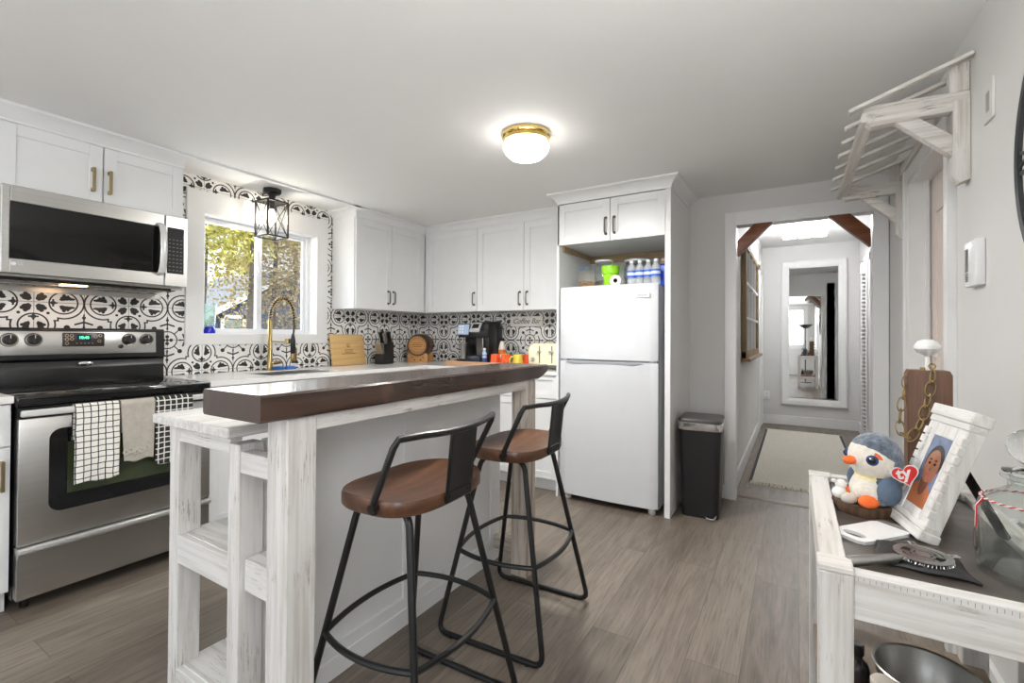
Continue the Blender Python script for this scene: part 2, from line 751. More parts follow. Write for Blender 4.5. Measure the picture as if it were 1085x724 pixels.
WY0, WY1, WZ0, WZ1 = 1.003, 1.872, 1.183, 2.0
b = MB()
b.box(-.16, 0, YR, -2.9, 0, CZ).box(-.16, 0, -1.3, WY0, 0, CZ).box(-.16, 0, -2.9, -1.3, 0, .85).box(-.16, 0, -2.9, -1.3, 2.05, CZ)
b.box(-.16, 0, WY1, YB + .09, 0, CZ)
b.box(-.16, 0, WY0, WY1, 0, WZ0).box(-.16, 0, WY0, WY1, WZ1, CZ)
struct('wall_left', b, M_WALL, flat=True)
DX0, DX1, DZ = 3.032, 3.832, 2.012
b = MB()
b.box(-.16, DX0, YB, YB + .09, 0, CH + .1).box(DX1, 4.3, YB, YB + .09, 0, CH + .1)
b.box(DX0, DX1, YB, YB + .09, DZ, CH + .1)
struct('wall_back', b, M_WALL, flat=True)
RY0, RY1, RZ1 = 1.80, 2.482, 1.985
b = MB()
b.box(XR, XR + .13, YR, -2.65, 0, CZ).box(XR, XR + .13, -1.05, RY0, 0, CZ).box(XR, XR + .13, -2.65, -1.05, 0, .85).box(XR, XR + .13, -2.65, -1.05, 2.05, CZ)
b.box(XR, XR + .13, RY0 - .01, RY0, 0, CZ).box(XR, XR + .13, RY1, YB + .09, 0, CZ).box(XR, XR + .13, RY0, RY1, RZ1, CZ)
struct('wall_right', b, M_WALL, flat=True)
b = MB()
b.box(-.16, XR + .13, YR - .1, YR, 0, .9).box(-.16, XR + .13, YR - .1, YR, 2.1, CZ)
for q0, q1 in ((-.16, .05), (1.5, 1.85), (3.65, XR + .13)):
    b.box(q0, q1, YR - .1, YR, .9, 2.1)
struct('wall_rear', b, M_WALL, flat=True)
struct('wall_hall_left', MB().box(XH0 - .1, XH0, YB + .09, YH, 0, CH), M_WALL, flat=True)
struct('wall_hall_right', MB().box(XH1, XH1 + .1, YB + .09, YH, 0, CH), M_WALL, flat=True)
struct('wall_hall_end', MB().box(XH0 - .1, XH1 + .1, YH, YH + .1, 0, CH), M_WALL, flat=True)

# cement-tile backsplashes
b = MB()
b.box(0, .006, -.62, WY0 - .03, .9, CZ).box(0, .006, WY1 + .03, YB, .9, CZ)
b.box(0, .006, WY0 - .03, WY1 + .03, .9, WZ0 - .03).box(0, .006, WY0 - .03, WY1 + .03, WZ1 + .03, CZ)
struct('backsplash_left', b, tile_mat('y', .1915, 1.3473), flat=True)
struct('backsplash_back', MB().box(.006, 1.885, YB - .006, YB, .9, 1.42), tile_mat('x', .502 - .2032, 1.3473), flat=True)

# sink window: casing, reveal, two sliding sashes, panes, insect screen
b = MB()
o0, o1, p0, p1 = .897, 1.972, 1.112, 2.145
b.box(0, .022, o0, WY0 + .003, p0, p1, .002, 1).box(0, .022, WY1 - .003, o1, p0, p1, .002, 1)
b.box(0, .022, WY0, WY1, WZ1 - .003, p1, .002, 1).box(0, .022, WY0, WY1, p0, WZ0 + .003, .002, 1)
b.box(-.155, .004, WY0 - .001, WY0 + .006, WZ0, WZ1).box(-.155, .004, WY1 - .006, WY1 + .001, WZ0, WZ1)
b.box(-.155, .004, WY0, WY1, WZ0 - .001, WZ0 + .006).box(-.155, .004, WY0, WY1, WZ1 - .006, WZ1 + .001)
struct('trim_1', b, M_TRIM)
win = bpy.data.objects.new('window_1', None)
COL.objects.link(win)
win['kind'] = 'structure'
M_VINYL = plain('white_vinyl', (234, 236, 239), .3)
b = MB()
X = -.13
b.box(X, X + .05, WY0 + .006, WY0 + .03, WZ0 + .006, WZ1 - .006).box(X, X + .05, WY1 - .03, WY1 - .006, WZ0 + .006, WZ1 - .006)
b.box(X, X + .05, WY0 + .03, WY1 - .03, WZ0 + .006, WZ0 + .022).box(X, X + .05, WY0 + .03, WY1 - .03, WZ1 - .022, WZ1 - .006)
obj('window_frame', b, M_VINYL, win)


def sash(y0, y1, xs, stile0, stile1):
    b = MB()
    z0, z1 = WZ0 + .022, WZ1 - .022
    b.box(xs, xs + .022, y0, y0 + stile0, z0, z1, .002, 1).box(xs, xs + .022, y1 - stile1, y1, z0, z1, .002, 1)
    b.box(xs, xs + .022, y0 + stile0, y1 - stile1, z0, z0 + .02).box(xs, xs + .022, y0 + stile0, y1 - stile1, z1 - .02, z1)
    s = obj('sash', b, M_VINYL, win)
    obj('pane', MB().box(xs + .009, xs + .013, y0 + stile0 - .003, y1 - stile1 + .003, z0 + .017, z1 - .017), M_GLASS, s, flat=True)
    return s


s = sash(WY0 + .03, 1.458, -.098, .022, .04)
obj('latch', MB().box(-.076, -.068, 1.428, 1.44, 1.55, 1.66, .002).bar((-.07, 1.434, 1.64), (-.066, 1.426, 1.69), .008, .008), M_VINYL, s)
sash(1.425, WY1 - .03, -.122, .03, .026)
b = MatB('insect_screen')
b.set(color=lin((92, 94, 98)), rough=.8)
_t = b.node('ShaderNodeBsdfTransparent')
_m = b.node('ShaderNodeMixShader')
_m.inputs[0].default_value = .26
b.link(_t.outputs[0], _m.inputs[1])
b.link(b.b.outputs[0], _m.inputs[2])
b.link(_m.outputs[0], b.out.inputs['Surface'])
obj('insect_screen', MB().box(-.136, -.134, 1.44, WY1 - .03, WZ0 + .02, WZ1 - .02), b.m, win, flat=True)

# rear windows behind the camera, in the hall mirror's view; largely invented for fill light
for k, (q0, q1) in enumerate(((.05, 1.5), (1.85, 3.65))):
    wr = bpy.data.objects.new('window_%d' % (k + 2), None)
    COL.objects.link(wr)
    wr['kind'] = 'structure'
    b = MB()
    for a0, a1 in ((q0, q0 + .05), (q1 - .05, q1), ((q0 + q1) / 2 - .03, (q0 + q1) / 2 + .03)):
        b.box(a0, a1, YR - .07, YR - .02, .9, 2.1)
    b.box(q0, q1, YR - .07, YR - .02, .9, .95).box(q0, q1, YR - .07, YR - .02, 2.05, 2.1)
    for a0, a1, c0, c1 in ((q0 - .08, q0, .82, 2.18), (q1, q1 + .08, .82, 2.18), (q0, q1, .82, .9), (q0, q1, 2.1, 2.18)):
        b.box(a0, a1, YR, YR + .018, c0, c1)
    obj('window_frame', b, M_TRIM, wr)
    obj('pane', MB().box(q0 + .05, q1 - .05, YR - .05, YR - .046, .95, 2.05), M_GLASS, wr, flat=True)

for k, (xa, xb, xc, xd, q0, q1) in enumerate(((-.1, -.05, 0, .018, -2.9, -1.3), (XR + .05, XR + .1, XR - .018, XR, -2.65, -1.05))):  # side windows made up behind the camera to carry the fill lights
    wr = bpy.data.objects.new('window_%d' % (k + 4), None)
    COL.objects.link(wr)
    wr['kind'] = 'structure'
    b = MB()
    for a0, a1 in ((q0, q0 + .05), (q1 - .05, q1), ((q0 + q1) / 2 - .03, (q0 + q1) / 2 + .03)):
        b.box(xa, xb, a0, a1, .85, 2.05)
    b.box(xa, xb, q0, q1, .85, .9).box(xa, xb, q0, q1, 2.0, 2.05)
    for a0, a1, c0, c1 in ((q0 - .08, q0, .77, 2.13), (q1, q1 + .08, .77, 2.13), (q0, q1, .77, .85), (q0, q1, 2.05, 2.13)):
        b.box(xc, xd, a0, a1, c0, c1)
    obj('window_frame', b, M_TRIM, wr)
    obj('pane', MB().box((xa + xb) / 2 - .002, (xa + xb) / 2 + .002, q0 + .05, q1 - .05, .9, 2.0), M_GLASS, wr, flat=True)

# doorway to the hall
b = MB()
b.box(DX0 - .072, DX0, YB - .018, YB, 0, DZ + .084, .002, 1).box(DX1, DX1 + .079, YB - .018, YB, 0, DZ + .084, .002, 1)
b.box(DX0, DX1, YB - .018, YB, DZ, DZ + .084)
b.box(DX0 - .001, DX0 + .003, YB - .016, YB + .095, 0, DZ).box(DX1 - .003, DX1 + .001, YB - .016, YB + .095, 0, DZ)
b.box(DX0, DX1, YB - .016, YB + .095, DZ - .012, DZ + .001)
struct('trim_2', b, M_TRIM)
struct('trim_3', MB().prism([(YB + .07, 0), (YB + .085, .009), (YB + .125, .009), (YB + .14, 0)], 'x', XH0 + .001, DX1 + .2), wood('reducer', 'x', (96, 82, 70), (140, 124, 106)))
# door on the right wall under the slatted canopy
b = MB()
b.box(XR - .02, XR, RY0 - .085, RY0, 0, RZ1 + .085, .002, 1).box(XR - .02, XR, RY1, RY1 + .085, 0, RZ1 + .085, .002, 1)
b.box(XR - .02, XR, RY0, RY1, RZ1, RZ1 + .085)
b.box(XR - .028, XR - .018, RY1 + .055, RY1 + .085, 0, RZ1 + .085).box(XR - .028, XR - .018, RY0 - .085, RY0 - .055, 0, RZ1 + .085)
b.box(XR - .018, XR + .13, RY0 - .001, RY0 + .015, 0, RZ1).box(XR - .018, XR + .13, RY1 - .015, RY1 + .001, 0, RZ1)
b.box(XR - .018, XR + .13, RY0, RY1, RZ1 - .015, RZ1 + .001)
b.box(XR + .045, XR + .06, RY1 - .03, RY1 - .014, 0, RZ1)
struct('trim_4', b, M_TRIM)
dr = bpy.data.objects.new('door_1', None)
COL.objects.link(dr)
dr['kind'] = 'structure'
M_DOOR = plain('blush_white_door_paint', (228, 216, 207), .4)
b = MB()
b.box(XR + .07, XR + .11, RY0 + .015, RY1 - .015, .01, RZ1 - .016)
for zz0, zz1 in ((.2, .95), (1.08, 1.8)):
    b.box(XR + .062, XR + .07, RY0 + .12, RY0 + .135, zz0, zz1).box(XR + .062, XR + .07, RY1 - .135, RY1 - .12, zz0, zz1)
    b.box(XR + .062, XR + .07, RY0 + .12, RY1 - .12, zz1 - .015, zz1).box(XR + .062, XR + .07, RY0 + .12, RY1 - .12, zz0, zz0 + .015)
obj('door_leaf', b, M_DOOR, dr)
obj('door_knob', MB().lathe([(.026, 0), (.026, .006), (.01, .008), (.01, .03), (.024, .038), (.026, .05), (.018, .06), (0, .062)], (XR + .062, RY0 + .09, 1.0), axis=(-1, 0, 0)), M_BRASS, dr)

# closet door with louvres in the hall, and a plain door casing opposite
dl = bpy.data.objects.new('door_2', None)
COL.objects.link(dl)
dl['kind'] = 'structure'
b = MB()
LV = T(XH1 - .004, 5.80, 0) @ Matrix.Rotation(math.radians(25), 4, 'Z')
b.xf = LV
b.box(-.03, 0, 0, .02, .02, 2.02).box(-.03, 0, .08, .10, .02, 2.02)
b.box(-.03, 0, .02, .08, .02, .16).box(-.03, 0, .02, .08, 1.9, 2.02)
obj('door_frame', b, M_TRIM, dl)
b = MB(LV)
zz = .18
while zz < 1.88:
    b.box(-.03, -.004, .02, .08, zz, zz + .014)
    zz += .044
obj('louvre_slats', b, M_TRIM, dl)
obj('slat_gap_shade', MB(LV).box(-.002, .0, .015, .09, .04, 2.0), M_DARK, dl)  # dark sheet standing in for the shade between the slats
obj('back_board', MB(LV).box(.0005, .006, 0, .10, .02, 2.02), M_TRIM, dl)
struct('trim_5', MB().box(XH1 - .02, XH1, 5.62, 5.71, 0, 2.1).box(XH1 - .02, XH1, 6.19, 6.28, 0, 2.1).box(XH1 - .02, XH1, 5.62, 6.28, 2.03, 2.12), M_TRIM)
struct('trim_6', MB().box(XH0, XH0 + .022, 6.02, 6.12, 0, 2.1).box(XH0, XH0 + .022, 6.6, 6.7, 0, 2.1).box(XH0, XH0 + .022, 6.02, 6.7, 2.03, 2.14), M_TRIM)
struct('door_3', MB().box(XH0 + .001, XH0 + .012, 6.12, 6.6, 0, 2.03), M_TRIM)

# baseboards
def base(name, x0, x1, y0, y1, h):
    struct(name, MB().box(x0, x1, y0, y1, 0, h, .003, 1), M_TRIM)


base('baseboard_back', 2.712, DX0 - .073, YB - .016, YB, .10)
base('baseboard_right', XR - .016, XR, YR, RY0 - .086, .215)
base('baseboard_right_far', XR - .016, XR, RY1 + .086, YB, .12)
base('baseboard_hall_left', XH0, XH0 + .016, YB + .15, 6.01, .125)
base('baseboard_hall_end', XH0 + .02, XH1, YH - .016, YH, .125)
base('baseboard_hall_right', XH1 - .016, XH1, 6.29, YH - .017, .125)
base('baseboard_left', 0, .016, YR, -.7, .12)

# crown mouldings and the ceiling strip that carries their line across the sink
def crown(b, path, out, h=.075):
    """cove crown swept along a plan polyline, mitred; it reaches out to the right of the path"""
    prof = [(-.018, CZ - h), (.004, CZ - h), (.004, CZ - h + .012), (out * .38, CZ - .034), (out * .9, CZ - .015), (out, CZ - .013), (out, CZ - .0005), (-.018, CZ - .0005)]
    pts = [Vector(p) for p in path]
    ds = [(q - p).normalized() for p, q in zip(pts, pts[1:])]
    ns = [Vector((d.y, -d.x)) for d in ds]
    rings = []
    for i, p in enumerate(pts):
        if i == 0:
            m = ns[0]
        elif i == len(pts) - 1:
            m = ns[-1]
        else:
            m = (ns[i - 1] + ns[i]) / (1 + ns[i - 1].dot(ns[i]))
        rings.append([b.bm.verts.new((p.x + m.x * o, p.y + m.y * o, z)) for o, z in prof])
    return b.skin(rings)


XC = .298
b = crown(MB(), [(XC, -.62), (XC, .757)], .06)
b.box(.007, XC + .001, -.62, .757, CZ - .07, CZ)
struct('trim_7', b, M_CAB)
b = crown(MB(), [(.007, 2.032), (XC, 2.032), (XC, YB - XC), (1.879, YB - XC)], .06)
b.box(.007, XC + .001, 2.032, YB - .007, CZ - .07, CZ)
b.box(XC, 1.879, YB - XC, YB - .007, CZ - .07, CZ)
struct('trim_8', b, M_CAB)
struct('trim_9', MB().box(XC + .034, XC + .06, .757, 2.032, CZ - .013, CZ), M_CAB)
YF = 2.549
b = crown(MB(), [(1.886, 2.83), (1.886, YF), (2.708, YF), (2.708, YB - .001)], .058, .078)
b.box(1.888, 2.706, YF + .002, YB - .001, CZ - .078, CZ - .001)
struct('trim_10', b, M_CAB)
struct('trim_11', MB().box(.006, .016, 0, .76, 1.398, 1.43), M_STEEL_Y)
# ------------------------------------------------------------------ kitchen cabinets
def T_left(x, y=0):
    return T(x, y, 0) @ RZ


def carc(name, mb, t, mat=None):
    return obj(name, mb, mat or M_CAB, t)


# cabinet over the microwave  (built in world coordinates)
t = thing('upper_cabinet', 'wide white shaker cabinet with two square brass pulls above the microwave', 'cabinet', (0, 0, 0))
carc('body', MB().box(.007, .278, 0, .757, 1.862, 2.166), t)
for y0, y1, py in ((.003, .377, .334), (.383, .754, .403)):
    d = carc('door', shaker(y0, y1, 1.866, 2.163, .02, .055, T_left(.278)), t)
    obj('handle', square_pull(py, 1.978, .122, -.02, T_left(.278)), M_ANTIQUE, d)

# cabinet right of the window
t = thing('upper_cabinet', 'white two-door wall cabinet on the window wall with bare end panel beside the window', 'cabinet', (0, 0, 0))
b = MB().box(.007, .278, 2.032, YB - .008, 1.405, 2.166)
b.box(.007, .28, 2.0285, 2.0325, 1.405, 2.166, 0)
carc('body', b, t)
for y0, y1, py in ((2.036, 2.433, 2.392), (2.437, YB - XC - .012, 2.454)):
    d = carc('door', shaker(y0, y1, 1.407, 2.163, .02, .055, T_left(.278)), t)
    obj('handle', pull(py, 1.519, .108, -.02, True, T_left(.278), .006), M_NICKEL, d)
# back wall uppers
yc = YB - XC + .02
t = thing('upper_cabinet', 'white single-door corner cabinet on the back wall above the coffee machine', 'cabinet', (0, 0, 0))
carc('body', MB().box(.30, .921, yc, YB - .008, 1.405, 2.166), t)
carc('filler', MB().box(.2985, .335, yc - .018, yc, 1.407, 2.166), t)
d = carc('door', shaker(.338, .922, 1.407, 2.163, .02, .058, T(0, yc, 0)), t)
obj('handle', pull(.893, 1.521, .108, -.02, True, T(0, yc, 0), .006), M_NICKEL, d)
t = thing('upper_cabinet', 'white two-door cabinet on the back wall next to the refrigerator housing', 'cabinet', (0, 0, 0))
carc('body', MB().box(.925, 1.882, yc, YB - .008, 1.405, 2.166), t)
for x0, x1, px in ((.928, 1.412, 1.378), (1.416, 1.879, 1.450)):
    d = carc('door', shaker(x0, x1, 1.407, 2.163, .02, .058, T(0, yc, 0)), t)
    obj('handle', pull(px, 1.509, .108, -.02, True, T(0, yc, 0), .006), M_NICKEL, d)

# refrigerator housing
t = thing('refrigerator_cabinet', 'tall white housing around the refrigerator with two short doors on top', 'cabinet', (0, 0, 0))
b = MB().box(2.69, 2.708, YF, YB - .001, 0, 2.16).box(1.886, 1.903, YF, YB - .001, 0, 2.16)
b.box(2.672, 2.69, YF, YF + .03, 0, 2.16)
carc('side_panel', b, t)
carc('top_box', MB().box(1.903, 2.69, YF + .022, YB - .001, 1.862, 2.16), t)
obj('cleat', MB().box(1.904, 2.689, YB - .022, YB - .002, 1.80, 1.861).box(1.904, 1.92, YF + .06, YB - .022, 1.825, 1.861), wood('raw_pine', 'x', (150, 126, 92), (184, 160, 122)), t)
for x0, x1, px in ((1.89, 2.293, 2.265), (2.297, 2.676, 2.327)):
    d = carc('door', shaker(x0, x1, 1.858, 2.156, .02, .055, T(0, YF + .02, 0)), t)
    obj('handle', pull(px, 1.963, .112, -.02, True, T(0, YF + .02, 0), .0062), M_NICKEL, d)

# base cabinets
def base_unit(label, y0, y1, fronts, xf, depth=.58, hollow=False):
    """world units along local x from y0 to y1; fronts: (kind, x0, x1, z0, z1)"""
    t = thing('base_cabinet', label, 'cabinet', (0, 0, 0))
    b = MB(xf).box(y0, y1, .055, depth, 0, .1)
    if hollow:
        b.box(y0, y0 + .018, 0, depth, .1, .889).box(y1 - .018, y1, 0, depth, .1, .889).box(y0, y1, 0, depth, .1, .118).box(y0, y1, depth - .012, depth, .1, .889).box(y0, y1, 0, .02, .1, .889)
    else:
        b.box(y0, y1, 0, depth, .1, .889)
    carc('body', b, t)
    for kind, a0, a1, z0, z1, hx, hz, vert, hm in fronts:
        d = carc(kind, shaker(a0, a1, z0, z1, .02, .05 if z1 - z0 > .25 else .035, xf), t)
        if hm:
            obj('handle', (square_pull(hx, hz, .124, -.02, xf) if hm is M_ANTIQUE else pull(hx, hz, .108, -.02, vert, xf)), hm, d)
    return t


XL = T_left(.582)
base_unit('white base cabinet left of the stove with a brass bar pull', -.62, -.005,
          [('drawer', -.618, -.009, .712, .885, -.30, .8, False, M_ANTIQUE), ('door', -.618, -.009, .105, .705, -.036, .592, True, M_ANTIQUE)], XL)
base_unit('white two-door sink base cabinet between the stove and the corner', .765, 1.905,
          [('door', .768, 1.333, .105, .885, 1.29, .8, True, M_NICKEL), ('door', 1.337, 1.902, .105, .885, 1.38, .8, True, M_NICKEL)], XL, hollow=True)
base_unit('white base cabinet filling the corner of the window wall', 1.908, 2.589,
          [('door', 1.911, 2.55, .105, .885, 1.96, .8, True, M_NICKEL)], XL)
XB = T(0, 2.592, 0)
base_unit('white back wall base cabinet with drawer and door behind the far stool', 1.22, 1.884,
          [('drawer', 1.223, 1.881, .712, .885, 1.55, .8, False, None), ('door', 1.223, 1.881, .105, .705, 1.27, .6, True, None)], XB, .57)
base_unit('white back wall base cabinet under the coffee tray', .01, 1.217,
          [('drawer', .64, 1.214, .712, .885, .93, .8, False, M_NICKEL), ('door', .64, 1.214, .105, .705, 1.17, .6, True, M_NICKEL)], XB, .57)

# worktops
SY0, SY1, SX0, SX1 = 1.17, 1.70, .15, .52
b = MB()
b.box(.007, SX0, .764, YB - .007, .89, .92).box(SX1, .618, .764, 2.556, .89, .92)
b.box(SX0, SX1, .764, SY0, .89, .92).box(SX0, SX1, SY1, YB - .007, .89, .92)
b.box(SX1, 1.884, 2.556, YB - .007, .89, .92)
single('countertop', b, M_QUARTZ, 'white L-shaped quartz countertop running from the stove round the corner to the refrigerator', 'countertop', flat=True)
single('countertop', MB().box(.007, .618, -.62, -.004, .89, .92, .002, 1), M_QUARTZ, 'short white quartz countertop left of the stove', 'countertop')
b = MB()
b.box(SX0, SX0 + .006, SY0, SY1, .70, .912).box(SX1 - .006, SX1, SY0, SY1, .70, .912)
b.box(SX0, SX1, SY0, SY0 + .006, .70, .912).box(SX0, SX1, SY1 - .006, SY1, .70, .912).box(SX0, SX1, SY0, SY1, .69, .70)
t = thing('kitchen_sink', 'undermount sink sunk in the countertop below the window', 'sink', (0, 0, 0))
obj('basin', b, M_STEEL_Y, t)
obj('drain', MB().lathe([(.045, 0), (.045, .004), (.03, .004), (.02, .001), (0, .001)], (.33, 1.43, .70)), M_CHROME, t)

# ------------------------------------------------------------------ faucet
t = thing('kitchen_faucet', 'tall brass spring-neck faucet with black coil and sprayer behind the sink', 'faucet', (.11, 1.415, .92))
b = MB().lathe([(.028, 0), (.028, .008), (.018, .012), (.018, .10), (.015, .105), (.0145, .37), (.012, .375), (0, .375)])
b.cyl((0, 0, .055), (.02, .075, .06), .012).cyl((.0, .0, .215), (.155, .045, .215), .006)
b.cyl((.15, .043, .20), (.15, .043, .235), .02)
obj('column', b, M_BRASS, t)
obj('lever', MB().cyl((.185, .085, .07), (.185, .088, .165), .006, .005, 10).cyl((.19, .057, .075), (.185, .088, .075), .007, n=10), M_BRASS, t)
arc = []
for i in range(25):
    a = PI * i / 24
    arc.append((.098 - .098 * math.cos(a), (.098 - .098 * math.cos(a)) * .30, .38 + .15 * math.sin(a)))
arc = [(0, 0, .35)] + arc + [(.196, .059, .30), (.19, .057, .25)]
obj('hose', MB().tube(arc, .007, 8), M_BLACK, t)
coil = []
P = [Vector(p) for p in arc]
cl = [0]
for p, q in zip(P, P[1:]):
    cl.append(cl[-1] + (q - p).length)
turns, ns = 24, 24 * 12
lim = cl[-1] * .80
for i in range(ns + 1):
    d = lim * i / ns
    k = max(j for j in range(len(cl) - 1) if cl[j] <= d)
    f = (d - cl[k]) / max(cl[k + 1] - cl[k], 1e-6)
    c = P[k].lerp(P[k + 1], f)
    tg = (P[k + 1] - P[k]).normalized()
    sd = Vector((-.287, .958, 0))
    up = tg.cross(sd)
    an = 2 * PI * turns * i / ns
    c += (sd * math.cos(an) + up * math.sin(an)) * .012
    coil.append(c)
obj('spring_coil', MB().tube(coil, .0034, 6), M_BRASS, t)
obj('sprayer', MB().lathe([(.01, 0), (.017, .012), (.017, .10), (.012, .13), (.008, .15)], (.19, .057, .12)), M_BLACK, t)
obj('spray_nozzle', MB().lathe([(.012, -.05), (.016, -.04), (.016, .0), (.012, .012)], (.19, .057, .12)), M_BRASS, t)

M_BLUE = plain('blue_sponge', (64, 116, 200), .8, bump=.4)
single('sponge', MB().box(-.03, .03, -.034, .034, 0, .024, .008, 2), M_BLUE, 'blue sponge lying beside the faucet base, nearer the stove', 'sponge', (.10, 1.49, .92), .2)
single('sponge', MB().box(-.03, .03, -.036, .036, 0, .022, .008, 2), M_BLUE, 'blue sponge right of the faucet, nearer the corner', 'sponge', (.10, 1.585, .92), -.15)

# glass on the window sill
t = thing('drinking_glass', 'clear glass with deep blue base on the left of the window sill', 'glass', (-.045, 1.075, WZ0 + .006))
obj('bowl', MB().lathe([(.027, .045), (.032, .06), (.041, .2), (.039, .2), (.03, .06), (.0, .055)]), clear('sea_glass', (240, 249, 247), .02, .14), t)
obj('base', MB().lathe([(.0, 0), (.034, 0), (.036, .02), (.027, .045), (0, .045)]), plain('cobalt_glass', (12, 30, 190), .05, coat=.5), t)
# ------------------------------------------------------------------ stove
SF = .617
t = thing('electric_range', 'stainless steel and black electric stove with three towels hanging on its oven handle', 'stove', (0, 0, 0))
obj('body', MB().box(.02, SF - .028, .004, .755, .05, .90, .004, 1).box(SF - .03, SF - .012, .004, .755, .80, .90), M_BLACK, t)
b = MB().box(.055, SF - .01, .001, .759, .90, .918, .004, 2)
b.box(SF - .03, SF + .008, .001, .759, .868, .916, .008, 3)
ck = obj('cooktop', b, M_BGLASS, t)
b = MB()
for cx, cy, r in ((.20, .20, .075), (.20, .57, .095), (.44, .20, .105), (.44, .57, .085)):
    for rr in (r, r * .62):
        b.lathe([(rr, .9181), (rr + .0025, .9187), (rr + .005, .9181)], (cx, cy, 0), 40, cap=False)
obj('burner_ring', b, plain('burner_grey', (40, 39, 38), .2), ck)
# backguard: black housing leaning back, stainless control panel
b = MB().prism([(.007, .90), (.082, .90), (.076, 1.0), (.066, 1.036), (.088, 1.046), (.078, 1.205), (.07, 1.212), (.007, 1.212)], 'y', .004, .756, .004)
bg = obj('backguard', b, M_BLACK, t)
al = math.atan2(.01, .159)


def on_panel(y, z):      # frame on the leaning control panel: local x along +Y, local y up the panel, z out
    x = .0895 - (z - 1.046) * .0629
    m = T(x, y, z) @ RZ @ TX_Y
    return m @ Matrix.Rotation(-al, 4, 'X')


b = MB(on_panel(.357, 1.130))
b.box(-.352, .352, -.058, .064, -.002, .003, .004, 2)
obj('control_panel', b, M_STEEL_Y, t)
b = MB(on_panel(.372, 1.150))
b.box(-.088, .088, -.037, .037, .002, .0065, .004, 2)
dp = obj('display', b, plain('smoke_black', (40, 34, 31), .3), t)
b = MB(on_panel(.372, 1.150))
b.box(-.03, .03, -.004, .026, .006, .0075)
obj('clock_window', b, plain('display_blue', (26, 34, 74), .2), dp)
text('clock_digits', '10:45', .02, emit('lcd_green', (90, 240, 170), 1.6), dp, on_panel(.372, 1.1605) @ T(0, 0, .008), 0, .0003, .0006)
b = MB(on_panel(.372, 1.150))
for px, py in ((-.07, .022), (-.05, .022), (-.07, .002), (-.05, .004), (-.07, -.02), (.05, .016), (.07, .022), (.066, -.008)):
    b.lathe([(.0055, .0066), (.0075, .0072), (.0085, .0066)], (px, py, 0), 14, cap=False)
for px in (-.03, -.012, .004, .02, .036):
    b.box(px - .003, px + .003, -.022, -.018, .006, .0073)
obj('key', b, plain('key_tan', (168, 150, 132), .5), dp)
for ky in (.088, .175, .575, .661):
    m = on_panel(ky, 1.150)
    k = obj('knob', MB(m).lathe([(.026, .003), (.026, .012), (.0235, .028), (.019, .031), (0, .031)], n=28).box(-.004, .004, -.024, .024, .03, .034, .0015, 1), plain('dark_brown_knob', (26, 22, 21), .3), t)
    obj('knob_ring', MB(m).lathe([(.028, .003), (.034, .004), (.035, .003)], n=28, cap=False), M_NICKEL, k)
    obj('pointer', MB(m).box(-.0012, .0012, .006, .022, .0338, .0352), M_WPLAST, k)
obj('push_button', MB(on_panel(.535, 1.110)).lathe([(.011, .003), (.011, .010), (.008, .012), (0, .012)]), M_BLACK, t)
obj('badge', MB(T(.083, .382, 1.02) @ RZ @ TX_Y).lathe([(.032, 0), (.03, .004), (.02, .0065), (0, .007)], sy=.38), M_CHROME, bg)
# oven door
XO = SF
b = MB()
y0, y1, z0, z1 = .006, .754, .288, .822
w0, w1, v0, v1 = .10, .655, .405, .768
b.box(XO - .028, XO + .022, y0, y1, z0, z1, .004, 2)
od = obj('oven_door', b, M_STEEL_Y, t)
r = .045
poly = []
for cx, cy, a0 in ((w1 - r, v1 - r, 0), (w0 + r, v1 - r, 90), (w0 + r, v0 + r, 180), (w1 - r, v0 + r, 270)):
    for k in range(7):
        a = math.radians(a0 + 15 * k)
        poly.append((cx + r * math.cos(a), cy + r * math.sin(a)))
obj('window_surround', MB().prism([(p[0], p[1]) for p in poly], 'x', XO + .02, XO + .0238), M_BGLASS, od)
obj('oven_window', MB().box(XO + .022, XO + .0246, w0 + .06, w1 - .06, v0 + .07, v1 - .065), plain('oven_window_glass', (58, 66, 44), .08), od)
obj('door_top_trim', MB().box(XO - .02, XO + .018, y0, y1, .823, .868, .002, 1), M_BLACK, od)
b = MB().box(XO + .036, XO + .058, .006, .750, .833, .861, .006, 3)
for yy in (.03, .727):
    b.box(XO + .015, XO + .04, yy - .016, yy + .016, .836, .858, .003, 1)
obj('oven_handle', b, plain('silver_handle', (222, 222, 220), .3, .35), od)
b = MB().box(XO - .028, XO + .02, .006, .754, .062, .252, .003, 1)
dw = obj('storage_drawer', b, M_STEEL_Y, t)
obj('drawer_grip', MB().prism([(XO - .02, .248), (XO + .022, .248), (XO + .044, .262), (XO + .046, .276), (XO + .03, .281), (XO - .02, .281)], 'y', .006, .754, .003), plain('silver_grip', (206, 206, 204), .28, .6), dw)
for xx, yy in ((SF - .07, .05), (SF - .07, .71), (.08, .05), (.08, .71)):
    obj('levelling_foot', MB().cyl((xx, yy, 0), (xx, yy, .052), .014, n=12), M_BLACK, t)


